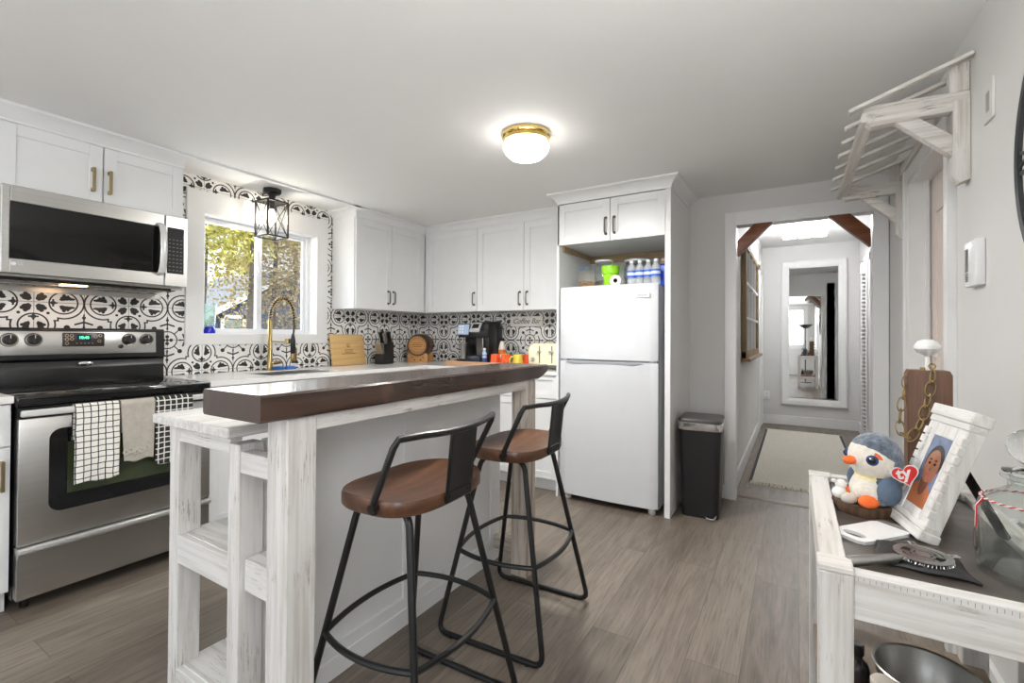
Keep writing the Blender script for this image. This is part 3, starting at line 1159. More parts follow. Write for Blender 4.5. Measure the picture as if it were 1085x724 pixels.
# ------------------------------------------------------------------ towels on the oven handle
def towel(label, mat, y0, y1, zb, wob, hem=0, ph=0, out=0.0):
    zt = .867
    path = [(XO + .027, zt - .16), (XO + .027, zt - .02), (XO + .036, zt - .001), (XO + .047, zt + .001), (XO + .060 + out, zt - .004), (XO + .066 + out, zt - .02)]
    n = 22
    for i in range(1, n + 1):
        path.append((XO + .066 + out, zt - .02 - (zt - .02 - zb) * i / n))
    N = len(path) - 1

    def fn(u, v):
        k = u * N
        i = min(int(k), N - 1)
        f = k - i
        x = path[i][0] * (1 - f) + path[i + 1][0] * f
        z = path[i][1] * (1 - f) + path[i + 1][1] * f
        drop = max(0, u - .25) / .75
        y = y0 + (y1 - y0) * v
        x += wob * drop * (1.2 + math.sin(v * 9 + ph) + .5 * math.sin(v * 17 + ph * 2)) * .5
        y += .006 * drop * math.sin(v * 5 + ph) + hem * drop * (v - .5)
        z += drop ** 4 * (.006 * math.sin(v * 8 + ph))
        return (x, y, z)
    return single('kitchen_towel', MB().grid(fn, 44, 26), mat, label, 'towel', group='towels on the oven handle', solid=.003)


def check_mat(name, base, line, pitch, wd, tint=None):
    b = MatB(name)
    tc = b.node('ShaderNodeTexCoord')
    sp = b.node('ShaderNodeSeparateXYZ')
    nz = b.node('ShaderNodeTexNoise')
    nz.inputs['Scale'].default_value = 14
    b.link(tc.outputs['Object'], nz.inputs['Vector'])
    b.link(tc.outputs['Object'], sp.inputs[0])
    j = (Ex(nz.outputs['Fac']) - .5) * .010
    a = Ex.op('FRACT', (Ex(sp.outputs['Y']) + j) / pitch).lt(wd)
    c = Ex.op('FRACT', (Ex(sp.outputs['Z']) + j) / pitch).lt(wd)
    col = b.mix(a.max(c).k, lin(base), lin(line))
    b.col(col)
    b.set(rough=.9)
    b.bump(b.noise(b.coord(), 300, 2), .2, .002)
    return b.m


towel('white dish towel with black grid lines, leftmost on the oven handle', check_mat('white_grid_cloth', (238, 234, 226), (46, 45, 44), .0265, .15), .172, .334, .517, .012, .006, 0)
M_LINEN = plain('beige_linen', (178, 172, 161), .95, var=.08, scale=40, bump=.3)
tw = towel('plain beige linen towel with pale embroidered hem, middle of the oven handle', M_LINEN, .337, .474, .574, .006, -.012, 1.4)
b = MB()
for k in range(5):
    cy, cz = .355 + k * .021, .622 + .006 * math.sin(k * 2)
    for q in range(6):
        a = q * PI / 3
        b.sphere((XO + .0765, cy + .009 * math.cos(a), cz + .011 * math.sin(a)), .0012, .0052, .0052, 8, 6)
e = obj('embroidery', b, plain('pale_thread', (192, 186, 175), .9), tw)
towel('black dish towel with white grid lines, rightmost on the oven handle', check_mat('black_grid_cloth', (44, 43, 43), (222, 220, 214), .0265, .2), .478, .644, .535, .010, .01, 2.6)

# ------------------------------------------------------------------ microwave
MX, MZ0, MZ1 = .353, 1.458, 1.862
t = thing('microwave_oven', 'stainless over-the-range microwave with wide black window mounted above the stove', 'microwave', (0, 0, 0))
obj('case', MB().box(.007, MX - .045, .003, .757, MZ0 - .012, MZ1 - .001, .002, 1), M_STEEL_Y, t)
b = MB()
y0, y1 = .001, .640
w0, w1, v0, v1 = .030, .640, 1.527, 1.787
b.box(MX - .045, MX, y0, w0, MZ0, MZ1 - .001, .003, 1).box(MX - .045, MX, w0, y1, v1, MZ1 - .001, .003, 1).box(MX - .045, MX, w0, y1, MZ0, v0, .003, 1)
md = obj('door', b, M_STEEL_Y, t)
obj('window', MB().box(MX - .03, MX - .002, w0, w1 - .001, v0, v1), M_BGLASS, md)
hp = [(MX - .005, .614, 1.805), (MX + .028, .616, 1.79), (MX + .046, .617, 1.74), (MX + .052, .617, 1.66), (MX + .046, .617, 1.58), (MX + .028, .616, 1.53), (MX - .005, .614, 1.515)]
b = MB()
for p, q in zip(hp, hp[1:]):
    pass
rings = []
for i, p in enumerate(hp):
    a = Vector((0, 1, 0))
    tg = (Vector(hp[min(i + 1, 6)]) - Vector(hp[max(i - 1, 0)])).normalized()
    n2 = tg.cross(a)
    rings.append(b.ring(p, a, n2, .017, .007, 12))
b.skin(rings)
obj('door_handle', b, plain('silver_handle', (222, 222, 220), .3, .35), md)
obj('emblem', MB(T(MX, .043, 1.502) @ RZ @ TX_Y).lathe([(.0085, 0), (.0085, .001), (0, .0015)]), M_WPLAST, md)
text('brand_lettering', 'LG', .014, M_WPLAST, md, T(MX + .0005, .066, 1.502) @ TX_X)
b = MB().box(MX - .045, MX, .644, .757, MZ0, MZ1 - .001, .003, 1)
cp = obj('control_panel', b, M_STEEL_Y, t)
obj('keypad', MB().box(MX - .002, MX + .0012, .652, .737, 1.53, 1.793), plain('keypad_black', (20, 20, 21), .55), cp)
b = MB()
for r_ in range(9):
    for c_ in range(4):
        b.box(MX + .001, MX + .0018, .660 + c_ * .019, .670 + c_ * .019, 1.545 + r_ * .022, 1.551 + r_ * .022)
obj('key', b, plain('key_print', (104, 104, 104), .6), cp)
b = MB().box(.012, MX - .06, .006, .70, MZ0 - .026, MZ0 - .011, .002, 1)
bt = obj('underside', b, plain('dark_grille', (30, 28, 27), .25, .5), t)
for y0 in (.05, .40):
    b = MB().box(.05, .15, y0, y0 + .27, MZ0 - .0272, MZ0 - .025)
    for k in range(8):
        b.box(.055, .145, y0 + .012 + k * .032, y0 + .03 + k * .032, MZ0 - .029, MZ0 - .026)
    obj('grease_filter', b, M_STEEL, bt)
obj('lamp_lens', MB().box(.19, .24, .24, .34, MZ0 - .029, MZ0 - .022, .002, 1), emit('cooktop_lamp', (255, 206, 156), 16), bt)

# ------------------------------------------------------------------ refrigerator
t = thing('refrigerator', 'white top-freezer refrigerator standing in the tall white housing', 'refrigerator', (2.278, 2.53, 0))
FW = .355
obj('cabinet', MB().box(-FW + .004, FW - .004, .055, .61, .03, 1.535, .006, 2), plain('fridge_side_grey', (206, 207, 209), .35), t)


def fdoor(z0, z1):
    b = MB()
    prof = []
    n = 14
    for i in range(n + 1):
        x = -FW + 2 * FW * i / n
        prof.append((x, .0 - .016 * (1 - (x / FW) ** 2)))
    poly = [(-FW, .05)] + [(-FW, .006)] + prof[1:-1] + [(FW, .006), (FW, .05)]
    b.prism([(p[0], p[1]) for p in poly], 'z', z0, z1, .004)
    return b


up = obj('freezer_door', fdoor(1.022, 1.541), M_FRIDGE, t)
dn = obj('fridge_door', fdoor(.045, 1.008), M_FRIDGE, t)
M_SEAL = plain('fridge_grip_grey', (150, 152, 158), .4)
obj('gasket', MB().box(-FW + .008, FW - .008, .008, .05, 1.006, 1.024), M_SEAL, t)
b = MB().prism([(-.30, 1.006), (.255, 1.006), (.20, .99), (-.24, .99)], 'y', -.0172, .004)
obj('grip_recess', b, M_SEAL, dn)
b = MB()
for xx in (-FW + .02, FW - .06):
    b.box(xx, xx + .04, -.004, .03, 1.008, 1.022, .002, 1)
obj('hinge', b, M_SEAL, t)
obj('badge', MB().box(.205, .305, -.0155, -.008, 1.446, 1.476, .002, 1), M_WPLAST, up)
b = MB()
xx = .222
random.seed(3)
while xx < .292:
    w_ = random.uniform(.003, .007)
    b.box(xx, xx + w_, -.0164, -.015, 1.456, 1.466)
    xx += w_ + .0025
obj('badge_lettering', b, M_SEAL, up)
b = MB()
for xx in (-FW + .05, FW - .05):
    for yy in (.05, .56):
        b.lathe([(.024, 0), (.024, .02), (.018, .024), (.018, .05)], (xx, yy, 0), 16)
obj('foot', b, M_WPLAST, t)

# ------------------------------------------------------------------ step bin
t = thing('trash_bin', 'slim black pedal bin with chrome rim standing between refrigerator housing and doorway', 'trash bin', (2.862, 2.80, 0), math.radians(3))


def rrect(wx, wy, r, n=6):
    out = []
    for sx, sy, a0 in ((1, 1, 0), (-1, 1, 90), (-1, -1, 180), (1, -1, 270)):
        for k in range(n + 1):
            a = math.radians(a0 + 90 * k / n)
            out.append((sx * (wx - r) + r * math.cos(a), sy * (wy - r) + r * math.sin(a)))
    return out


def loft(b, secs):
    rings = [[b.bm.verts.new(b.xf @ Vector((p[0], p[1] + dy, z))) for p in rrect(wx, wy, r)] for wx, wy, r, z, dy in secs]
    return b.skin(rings)


obj('body', loft(MB(), [(.112, .128, .035, .0, 0), (.115, .13, .035, .02, 0), (.130, .148, .04, .575, 0)]), plain('black_bin_plastic', (24, 24, 26), .42), t)
obj('rim', loft(MB(), [(.134, .153, .042, .572, 0), (.137, .156, .043, .578, 0), (.137, .156, .043, .618, 0), (.133, .152, .042, .622, 0)]), M_CHROME, t)
obj('lid', loft(MB(), [(.133, .152, .042, .62, 0), (.134, .153, .042, .636, 0), (.128, .147, .04, .645, 0), (.07, .1, .03, .650, 0)]), plain('bin_lid_grey', (70, 69, 68), .4), t)
obj('hinge', MB().box(-.146, -.128, -.04, .06, .545, .60, .004, 2), M_BLACK, t)
obj('pedal', MB().tube([(.035, -.11, .03), (.04, -.15, .02), (.05, -.165, .014), (.085, -.165, .014), (.095, -.15, .02), (.098, -.11, .03)], .006, 8).box(.04, .094, -.17, -.14, .008, .018, .003, 2), M_CHROME, t)
# ------------------------------------------------------------------ island: shelf unit with panel, bar frame and bar top
WWX, WWY, WWZ = white_wood('x'), white_wood('y'), white_wood('z')
t = thing('island_shelf_unit', 'whitewashed wooden island with plank shelves and white panelled back under the bar', 'kitchen island', (0, 0, 0))
NY, FY = .135, 1.44
for x0, x1, yy in ((1.655, 1.712, NY), (1.655, 1.712, FY - .07), (1.977, 2.033, FY - .07)):
    obj('post', MB().box(x0, x1, yy, yy + .07, 0, .889, .003, 1), WWZ, t)
obj('post', MB().box(2.008, 2.064, NY, NY + .074, 0, .87, .003, 1), WWZ, t)
b = MB()
for k in range(2):
    b.box(1.582 + k * .2325, 1.8135 + k * .2325, NY - .022, FY + .02, .889, .92, .003, 1)
obj('wooden_top', b, WWY, t)
for xa, xb, ya, yb in ((1.712, 2.008, NY + .004, NY + .04), (1.712, 1.977, FY - .04, FY - .004), (1.66, 1.70, NY + .07, FY - .07)):
    obj('top_rail', MB().box(xa, xb, ya, yb, .838, .889, .002, 1), WWX if xb - xa > .1 else WWY, t)


def shelf(z, front):
    b = MB()
    yy = NY + .02
    while yy < FY - .05:
        b.box(1.69, 2.03, yy, min(yy + .138, FY), z - .02, z, .002, 1)
        yy += .141
    s = obj('shelf', b, WWX, t)
    if front:
        for ya in (NY + .002, FY - .04):
            obj('shelf_rail', MB().box(1.70, 2.012, ya, ya + .036, z - .092, z - .002, .002, 1), WWX, s)


shelf(.540, True)
shelf(.115, True)
# panelled back facing the stools
PX = 2.046
b = MB()
y0, y1 = .215, 1.515
b.box(PX - .0165, PX - .0118, y0 + .01, y1 + .01, .071, .871)
for a0, a1 in ((y0, y0 + .06), (.81, .87), (1.445, y1 + .015)):
    b.box(PX - .012, PX, a0, a1, .07, .872, .001, 1)
for a0, a1 in ((y0 + .06, .81), (.87, 1.445)):
    b.box(PX - .012, PX, a0, a1, .80, .872).box(PX - .012, PX, a0, a1, .07, .115)
b.box(PX - .012, PX + .004, y0, y1 + .02, 0, .072, .002, 1)
b.box(2.0345, PX - .015, y1 - .005, y1 + .0145, .073, .871)
obj('back_panel', b, plain('pale_grey_panel_paint', (232, 233, 233), .4), t)

t = thing('bar_table_frame', 'whitewashed timber frame with square posts carrying the dark bar top', 'bar table', (0, 0, 0))
BXo = 2.287
for yy in (.135, 1.396):
    obj('post', MB().box(BXo - .089, BXo, yy, yy + .089, 0, .967, .004, 1), white_wood('z', 0 if yy < 1 else 2, 'distressed_white_wood' if yy < 1 else 'worn_white_wood'), t)
obj('apron', MB().box(BXo - .045, BXo - .006, .224, 1.396, .923, .967, .002, 1), WWY, t)
obj('rail', MB().box(2.064, BXo - .089, .139, .177, .792, .852, .002, 1), WWX, t)
b = MB().box(2.07, BXo - .089, .15, .19, .456, .547, .002, 1).box(2.07, BXo - .089, .19, .222, .522, .547, .002, 1)
obj('rail', b, WWX, t)
obj('rail', MB().box(2.0655, BXo - .089, 1.44, 1.478, .085, .15, .002, 1), white_wood('x', 2, 'worn_white_wood'), t)
obj('rail', MB().box(2.0655, BXo - .089, 1.44, 1.478, .90, .967, .002, 1), WWX, t)

b = MatB('dark_stained_bar_top')
b.set(rough=.22, coat=.25, coatr=.12)
v = b.coord((9, .9, 9))
f = b.noise(v, 2, 7, .62, 1.2)
v2 = b.coord((4.5, 4.5, 4.5))
f2 = b.noise(v2, 1.6, 3)
c = b.ramp(f, [(.3, lin((46, 33, 28))), (.55, lin((62, 44, 36))), (.78, lin((82, 58, 44)))])
c = b.mix(b.ramp(f2, [(.62, (0, 0, 0, 1)), (.72, (.35, .35, .35, 1))]), c, lin((110, 78, 54)))
b.col(c)
b.bump(f, .18, .004)
M_BAR = b.m
b = MB()
n = 30
y0, y1 = .052, 1.590
secs = []
for i in range(n + 1):
    f = i / n
    y = y0 + (y1 - y0) * f
    w_ = .004 * math.sin(f * 11) + .003 * math.sin(f * 27 + 1)
    zb = .9685
    if f > .94:
        zb += (f - .94) / .06 * .03
    secs.append((2.037 + .003 * math.sin(f * 8), 2.304 + w_, zb, 1.037, y))
rings = []
for xa, xb, za, zb, y in secs:
    e = .006
    pts = [(xa + e, za), (xb - e, za), (xb, za + e), (xb + .001, (za + zb) / 2), (xb, zb - e), (xb - e, zb), (xa + e, zb), (xa, zb - e), (xa, za + e)]
    rings.append([b.bm.verts.new(Vector((p[0], y, p[1]))) for p in pts])
b.skin(rings)
single('bar_counter', b, M_BAR, 'thick dark brown live-edge timber slab lying on the whitewashed bar frame', 'bar counter', sharp=40)

# ------------------------------------------------------------------ stools
b = MatB('walnut_seat')
b.set(rough=.3, coat=.25, coatr=.2)
v = b.coord((12, 1.6, 12))
f = b.noise(v, 1.6, 6, .6, .8)
v2 = b.coord((90, 7, 90))
f2 = b.noise(v2, 1.3, 3)
c = b.ramp(f, [(.3, lin((56, 35, 24))), (.5, lin((86, 55, 36))), (.72, lin((118, 80, 54)))])
c = b.mix(b.ramp(f2, [(.3, (.5, .5, .5, 1)), (.48, (0, 0, 0, 1))]), c, lin((76, 46, 30)))
b.col(c)
M_SEAT = b.m
SH = .745


def make_stool(label, loc, rz):
    """faces -X (towards the bar); backrest on the +X side"""
    t = thing('bar_stool', label, 'bar stool', loc, rz, 'bar stools at the island')
    n = 56
    rx, ry = .158, .218

    def outline(a, k=1.0, p=3.0):
        c, s = math.cos(a), math.sin(a)
        r = (abs(c) ** p + abs(s) ** p) ** (-1 / p)
        return rx * k * r * c, ry * k * r * s

    def dish(x, y):
        return -.020 * max(0, 1 - (x / (rx * .95)) ** 2) * max(0, 1 - (y / (ry * .98)) ** 2) ** .8 + .010 * (abs(y) / ry) ** 2 - .004
    b = MB()
    rings = []
    for k in (.05, .25, .45, .65, .82, .93, .985):
        rings.append([b.bm.verts.new((x, y, SH + dish(x, y))) for x, y in (outline(2 * PI * i / n, k) for i in range(n))])
    for k, dz in ((1.0, -.008), (1.0, -.034), (.975, -.041), (.6, -.042), (.05, -.042)):
        rings.append([b.bm.verts.new((x, y, SH + (dish(x, y) if dz > -.03 else .0) + dz)) for x, y in (outline(2 * PI * i / n, k) for i in range(n))])
    b.skin(rings)
    obj('seat', b, M_SEAT, t, sharp=50)

    def fillet(pts, r, n=6):
        out = [Vector(pts[0])]
        for a, c, d in zip(pts, pts[1:], pts[2:]):
            a, c, d = Vector(a), Vector(c), Vector(d)
            u, w = (a - c).normalized(), (d - c).normalized()
            p0, p1 = c + u * r, c + w * r
            for i in range(n + 1):
                f = i / n
                out.append(p0.lerp(c, f).lerp(c.lerp(p1, f), f))
        out.append(Vector(pts[-1]))
        return out
    TR = .0105
    zt = SH - .048
    for s in (-1, 1):       # each side: leg, floor bar, leg in one bent tube; carried up and over under the seat
        top = s * .135
        bot = s * .245
        pts = [(-.02, top * .92, zt), (-.095, top, zt), (-.228, bot, TR), (.228, bot, TR), (.095, top, zt), (.02, top * .92, zt)]
        L = obj('leg_frame', MB().tube(fillet(pts, .045, 6), TR, 10), M_BMETAL, t)
        b = MB()
        for xx in (-.165, .165):
            b.cyl((xx, bot, 0), (xx, bot, TR), .009, n=10)
        obj('floor_glide', b, M_BLACK, L)
    zr = .325
    f = (zt - zr) / (zt - TR)
    lx, ly = .095 + (.228 - .095) * f, .135 + (.245 - .135) * f
    cor = [(-lx, -ly), (lx, -ly), (lx, ly), (-lx, ly)]
    for i in range(4):
        p, q = Vector((*cor[i], zr)), Vector((*cor[(i + 1) % 4], zr))
        mid = (p + q) / 2
        o_ = Vector((mid.x, mid.y, 0)).normalized() * .034
        pts = []
        for k in range(13):
            g = k / 12
            pts.append(p.lerp(q, g) + o_ * (1 - (2 * g - 1) ** 2))
        obj('footrest_bar', MB().tube(pts, .009, 8), M_BMETAL, t)
    b = MB()
    b.cyl((0, 0, SH - .062), (0, 0, SH - .036), .075, n=24).box(-.1, .1, -.14, .14, SH - .045, SH - .0365, .003, 1)
    obj('swivel_plate', b, M_BMETAL, t)
    # backrest hoop
    zb = SH - .018
    zk = SH + .172
    pts = [(.05, -.222, zb - .012), (.052, -.224, zb + .02), (.135, -.235, zk)]
    for k in range(1, 12):
        g = -1 + 2 * k / 12
        pts.append((.178 - .040 * g * g + .004, .235 * g, zk + .012 * g * g))
    pts += [(.135, .235, zk), (.052, .224, zb + .02), (.05, .222, zb - .012)]
    P2 = [Vector(p) for p in pts[:2]] + [Vector((.128, -.2345, zk - .018)), Vector((.139, -.226, zk + .004))] + [Vector(p) for p in pts[4:-4]] + [Vector((.139, .226, zk + .004)), Vector((.128, .2345, zk - .018))] + [Vector(p) for p in pts[-2:]]
    P2 = P2[:4] + [p for p in P2[4:-4] if abs(p.y) < .21] + P2[-4:]
    h = obj('backrest_hoop', MB().tube(P2, .0095, 10), M_BMETAL, t)
    b = MB()
    for s in (-1, 1):
        b.cyl((.05, s * .212, zb + .004), (.05, s * .2345, zb + .004), .012, n=14)
    obj('bolt', b, M_BLACK, h)

    def sl(u, v):
        y = -.064 + .128 * v
        x = .1625 + (.020) * u - .004 * math.cos((v - .5) * PI)
        return (x, y, SH - .028 + (zk - SH + .030) * u)
    s_ = obj('back_slat', MB().grid(sl, 10, 8), M_BMETAL, t, solid=.004)
    b = MB()
    for yy in (-.045, .045):
        b.cyl((.158, yy, SH - .016), (.169, yy, SH - .016), .007, n=12)
    b.box(.160, .1665, -.06, .06, SH - .033, SH - .002, .002, 1)
    obj('slat_bracket', b, M_BLACK, s_)
    return t


st = make_stool('black metal bar stool with walnut seat, the larger one nearer the camera', (2.405, .487, 0), math.radians(2))
dup(st, (2.403, 1.115, 0), 'black metal bar stool with walnut seat, the farther one beside the refrigerator', math.radians(3.5))
# ------------------------------------------------------------------ things on the countertop
M_BAMBOO = wood('bamboo', 'y', (196, 156, 98), (224, 190, 134), .45, 16)
t = thing('cutting_board', 'light bamboo cutting board with engraving propped against the patterned tiles', 'cutting board', (.075, 2.165, .92))
m = Matrix.Rotation(math.radians(-11), 4, 'Y')
obj('board', MB(m).box(-.009, .009, -.178, .178, .001, .272, .005, 2), M_BAMBOO, t)
M_ENGR = plain('engraved_brown', (122, 86, 48), .7)
b = MB(m)
for k in range(5):
    a = math.radians(90 + (k - 2) * 32)
    b.bar((.0095, 0, .155), (.0095, .036 * math.cos(a), .155 + .04 * math.sin(a)), .003, .002)
for k, (w_, z) in enumerate(((.045, .130), (.04, .112), (.075, .098))):
    b.box(.0088, .0098, -w_, w_, z, z + .006)
obj('engraving', b, M_ENGR, t)

t = thing('knife_block', 'black knife block holding steel knives, between cutting board and barrel', 'knife block', (.17, 2.47, .92), math.radians(8))
t.scale = (.88, .88, .9)
b = MB().prism([(-.055, 0), (.085, 0), (.085, .105), (.025, .105), (-.055, .22), (-.105, .20), (-.105, 0)], 'x', -.05, .05, .005)
b.bm.verts.ensure_lookup_table()
b2 = MB(Matrix.Rotation(PI / 2, 4, 'Z'))
b2.prism([(.10, 0), (-.085, 0), (-.085, .10), (-.02, .105), (.04, .235), (.10, .215)], 'y', -.05, .05, .005)
b.bm.free()
obj('block', b2, plain('black_stained_wood', (34, 33, 33), .5), t)
dvec = Vector((0, .25, .97)).normalized()
for k, (dx, dy, L) in enumerate(((-.03, .02, .11), (0, .025, .12), (.03, .02, .105), (-.028, .055, .10), (.0, .06, .12), (.028, .058, .11))):
    p = Vector((dx, -.0 + (-.045 + dy * 2.0), .205 + dy * .2))
    obj('knife_handle', MB().bar(p, p + Vector((0, -.035, L * .97)), .016, .024, .005, up=(0, 1, 0)), M_BLACK if k % 2 else M_STEEL_Z, t)
obj('steak_knives', MB().prism([(-.04, .10), (-.07, .10), (-.10, .205), (-.055, .215)], 'x', -.038, .04), M_STEEL_Z, t)
obj('maker_plate', MB().box(.0505, .0515, -.02, .02, .03, .036), M_NICKEL, t)

t = thing('oak_barrel', 'small dark-hooped oak barrel lying on its wooden stand in the counter corner', 'barrel', (.20, 2.93, .92), math.radians(24))
M_OAKD = wood('barrel_oak', 'y', (92, 62, 38), (136, 96, 60), .5, 20)
M_OAKL = wood('barrel_head', 'x', (176, 124, 70), (206, 156, 98), .5, 14)
cz = .165
b = MB().lathe([(.098, -.115), (.108, -.06), (.112, 0), (.108, .06), (.098, .115), (.088, .115), (.086, .10), (.0, .10)], (0, 0, cz), 36, axis=(0, -1, 0))
br = obj('cask', b, M_OAKD, t)
obj('barrel_head', MB().cyl((0, -.10, cz), (0, -.106, cz), .0865, n=36), M_OAKL, br)
b = MB()
for yy, r in ((-.104, .1), (-.07, .108), (.07, .108), (.104, .1)):
    b.lathe([(r - .002, -.009), (r + .002, -.009), (r + .002, .009), (r - .002, .009)], (0, yy, cz), 36, axis=(0, -1, 0), cap=False)
obj('hoop', b, plain('dark_iron', (60, 54, 50), .45, .8), br)
b = MB()
for w_, z in ((.05, cz + .022), (.058, cz + .006), (.045, cz - .012)):
    b.box(-w_, w_, -.1075, -.1058, z - .003, z + .003)
b.lathe([(.07, .1062), (.072, .107), (.074, .1062)], (0, 0, cz), 40, axis=(0, -1, 0), cap=False)
obj('branding', b, M_ENGR, br)
for s in (-1, 1):
    yy = s * .085
    b = MB()
    arc = [(.095, 0), (.095, .078)] + [(.104 * math.cos(math.radians(a)), cz - .104 * -math.sin(math.radians(a)) * -1) for a in range(-30, -151, -10)]
    arc = [(.10, 0), (.10, .085)] + [(.1 * math.cos(math.radians(a)), cz + .105 * math.sin(math.radians(a))) for a in range(-45, -136, -9)] + [(-.10, .085), (-.10, 0)]
    b.prism(arc, 'y', yy - .011, yy + .011, .002)
    g = obj('stand_end', b, M_OAKL, t)
    if s < 0:
        b = MB()
        for xx in (-.055, .055):
            b.cyl((xx, yy - .0125, .048), (xx, yy - .01, .048), .007, n=12)
        for xx in (-.03, .03):
            b.cyl((xx, yy - .0125, .022), (xx, yy - .01, .022), .008, n=12)
        obj('dowel', b, plain('dark_dowel', (70, 46, 28), .5), g)
obj('stretcher', MB().box(-.02, .02, -.076, .076, .008, .03), M_OAKL, t)

t = thing('serving_tray', 'long pale wooden tray carrying the coffee machine and mugs', 'tray', (1.16, 2.86, .92))
M_TRAY = wood('tray_wood', 'x', (176, 136, 104), (212, 174, 140), .5, 14)
b = MB().box(-.42, .42, -.19, .19, 0, .012).box(-.42, .42, -.2, -.186, 0, .04, .002, 1).box(-.42, .42, .186, .2, 0, .04, .002, 1)
obj('board', b, M_TRAY, t)
for s in (-1, 1):
    obj('end_rail', MB().box(s * .42 - .008, s * .42 + .008, -.2, .2, 0, .042, .002, 1), M_TRAY, t)
    obj('handle', MB().tube([(s * .43, -.05, .024), (s * .452, -.05, .027), (s * .452, .05, .027), (s * .43, .05, .024)], .0045, 8), M_NICKEL, t)

TZ = .932
t = thing('coffee_maker', 'black dual coffee machine with silver control panel and lit touch screen under the corner cabinet', 'coffee maker', (.935, 2.93, TZ))
obj('base', MB().box(-.215, .155, -.115, .13, 0, .035, .006, 2), M_BLACK, t)
obj('body', MB().box(-.20, .155, .02, .13, .03, .345, .01, 2).box(.095, .155, -.10, .05, .03, .36, .012, 2), M_BLACK, t)
obj('brew_head', MB().prism([(-.115, .235), (-.115, .29), (-.06, .375), (.08, .385), (.10, .37), (.10, .235)], 'x', -.06, .15, .008), M_BLACK, t)
m = T(.005, -.092, .325) @ Matrix.Rotation(math.radians(-32), 4, 'X')
p = obj('control_panel', MB(m).box(-.055, .055, -.008, .004, -.05, .05, .004, 2), plain('silver_panel', (208, 210, 212), .25, .5), t)
obj('screen', MB(m).box(-.036, .036, -.010, -.006, -.012, .034, .002, 1), M_BGLASS, p)
m = T(-.135, -.085, .305) @ Matrix.Rotation(math.radians(-8), 4, 'X')
p = obj('touch_panel', MB(m).box(-.07, .072, -.008, .006, -.052, .056, .004, 2), M_BLACK, t)
sc = obj('lit_screen', MB(m).box(-.063, .065, -.010, -.006, -.045, .049), emit('touch_screen', (158, 178, 206), .12), p)
b = MB(m)
for i in range(3):
    for j in range(2):
        b.box(-.045 + j * .03, -.025 + j * .03, -.0108, -.0095, -.03 + i * .026, -.014 + i * .026)
obj('icon', b, M_WPLAST, sc)
obj('carafe_head', MB().box(-.20, -.07, -.085, .05, .235, .262, .006, 2), M_BLACK, t)
obj('travel_cup', MB().lathe([(.03, 0), (.034, .004), (.037, .13), (.04, .135), (.04, .15), (.03, .155), (0, .155)], (-.15, -.055, .036), 24), M_STEEL_Z, t)
obj('brew_cavity', MB().box(-.055, .09, .006, .022, .045, .235), plain('cavity_grey', (92, 86, 80), .4), t)
obj('drip_tray', MB().box(-.055, .09, -.15, .0, 0, .075, .01, 2), plain('slate_tray', (44, 50, 60), .35), t)
obj('hose_trim', MB().tube([(.094, -.1, .05), (.098, -.112, .14), (.098, -.112, .23)], .006, 8), M_CHROME, t)

# bottles beside the machine
t = thing('syrup_bottle', 'slim blue and white bottle standing in front of the coffee machine', 'bottle', (1.105, 2.74, TZ))
obj('bottle', MB().lathe([(.018, 0), (.021, .005), (.021, .07), (.016, .08), (.021, .09), (.018, .105), (.010, .118), (.010, .13), (0, .13)]), plain('pale_blue_label', (168, 196, 228), .3), t)
obj('label', MB().lathe([(.0215, .015), (.0215, .06)], cap=False), plain('navy_label', (54, 78, 132), .4), t)
obj('cap', MB().cyl((0, 0, .128), (0, 0, .145), .012), M_WPLAST, t)
t = thing('creamer_bottle', 'white creamer bottle with orange label right of the coffee machine', 'bottle', (1.165, 2.93, TZ))
obj('bottle', MB().lathe([(.03, 0), (.034, .006), (.034, .12), (.03, .15), (.016, .2), (.015, .21), (0, .21)]), plain('cream_plastic', (226, 220, 210), .35), t)
obj('label', MB().lathe([(.0345, .09), (.0340, .13)], cap=False), plain('orange_label', (226, 116, 40), .4), t)
obj('cap', MB().cyl((0, 0, .205), (0, 0, .235), .018), M_DARK, t)
single('glass_cloche', MB().lathe([(.075, 0), (.078, .0), (.078, .06), (.06, .105), (.02, .135), (.016, .15), (.012, .165), (0, .168)], (0, 0, 0)), clear('thin_glass', (238, 242, 244), .02, .04), 'clear glass dome behind the mugs', 'glass dome', (1.295, 2.99, TZ))


def mug(label, x, y, rgb, hrot):
    t = thing('mug', label, 'mug', (x, y, TZ), hrot, 'upside-down mugs on the coffee tray')
    m_ = plain('mug_glaze_%d_%d' % rgb[:2], rgb, .15)
    obj('cup', MB().lathe([(.047, 0), (.049, .003), (.038, .092), (.034, .096), (.028, .096), (.026, .092), (0, .092)]), m_, t)
    obj('handle', MB().tube([(.044, 0, .022), (.062, 0, .02), (.074, 0, .035), (.074, 0, .06), (.06, 0, .078), (.04, 0, .076)], [.006] * 6, 8), m_, t)


mug('orange mug upside down at the left end of the mug row', 1.205, 2.76, (236, 92, 44), -.4)
mug('orange mug upside down between the two yellow mugs', 1.315, 2.755, (238, 100, 48), -1.2)
mug('yellow mug upside down behind the two orange mugs', 1.262, 2.84, (238, 200, 64), 1.8)
mug('yellow mug upside down in the front row next to the red-orange one', 1.405, 2.80, (232, 214, 84), -2.2)
mug('red-orange mug upside down at the toaster end of the row', 1.475, 2.85, (222, 78, 36), 1.2)

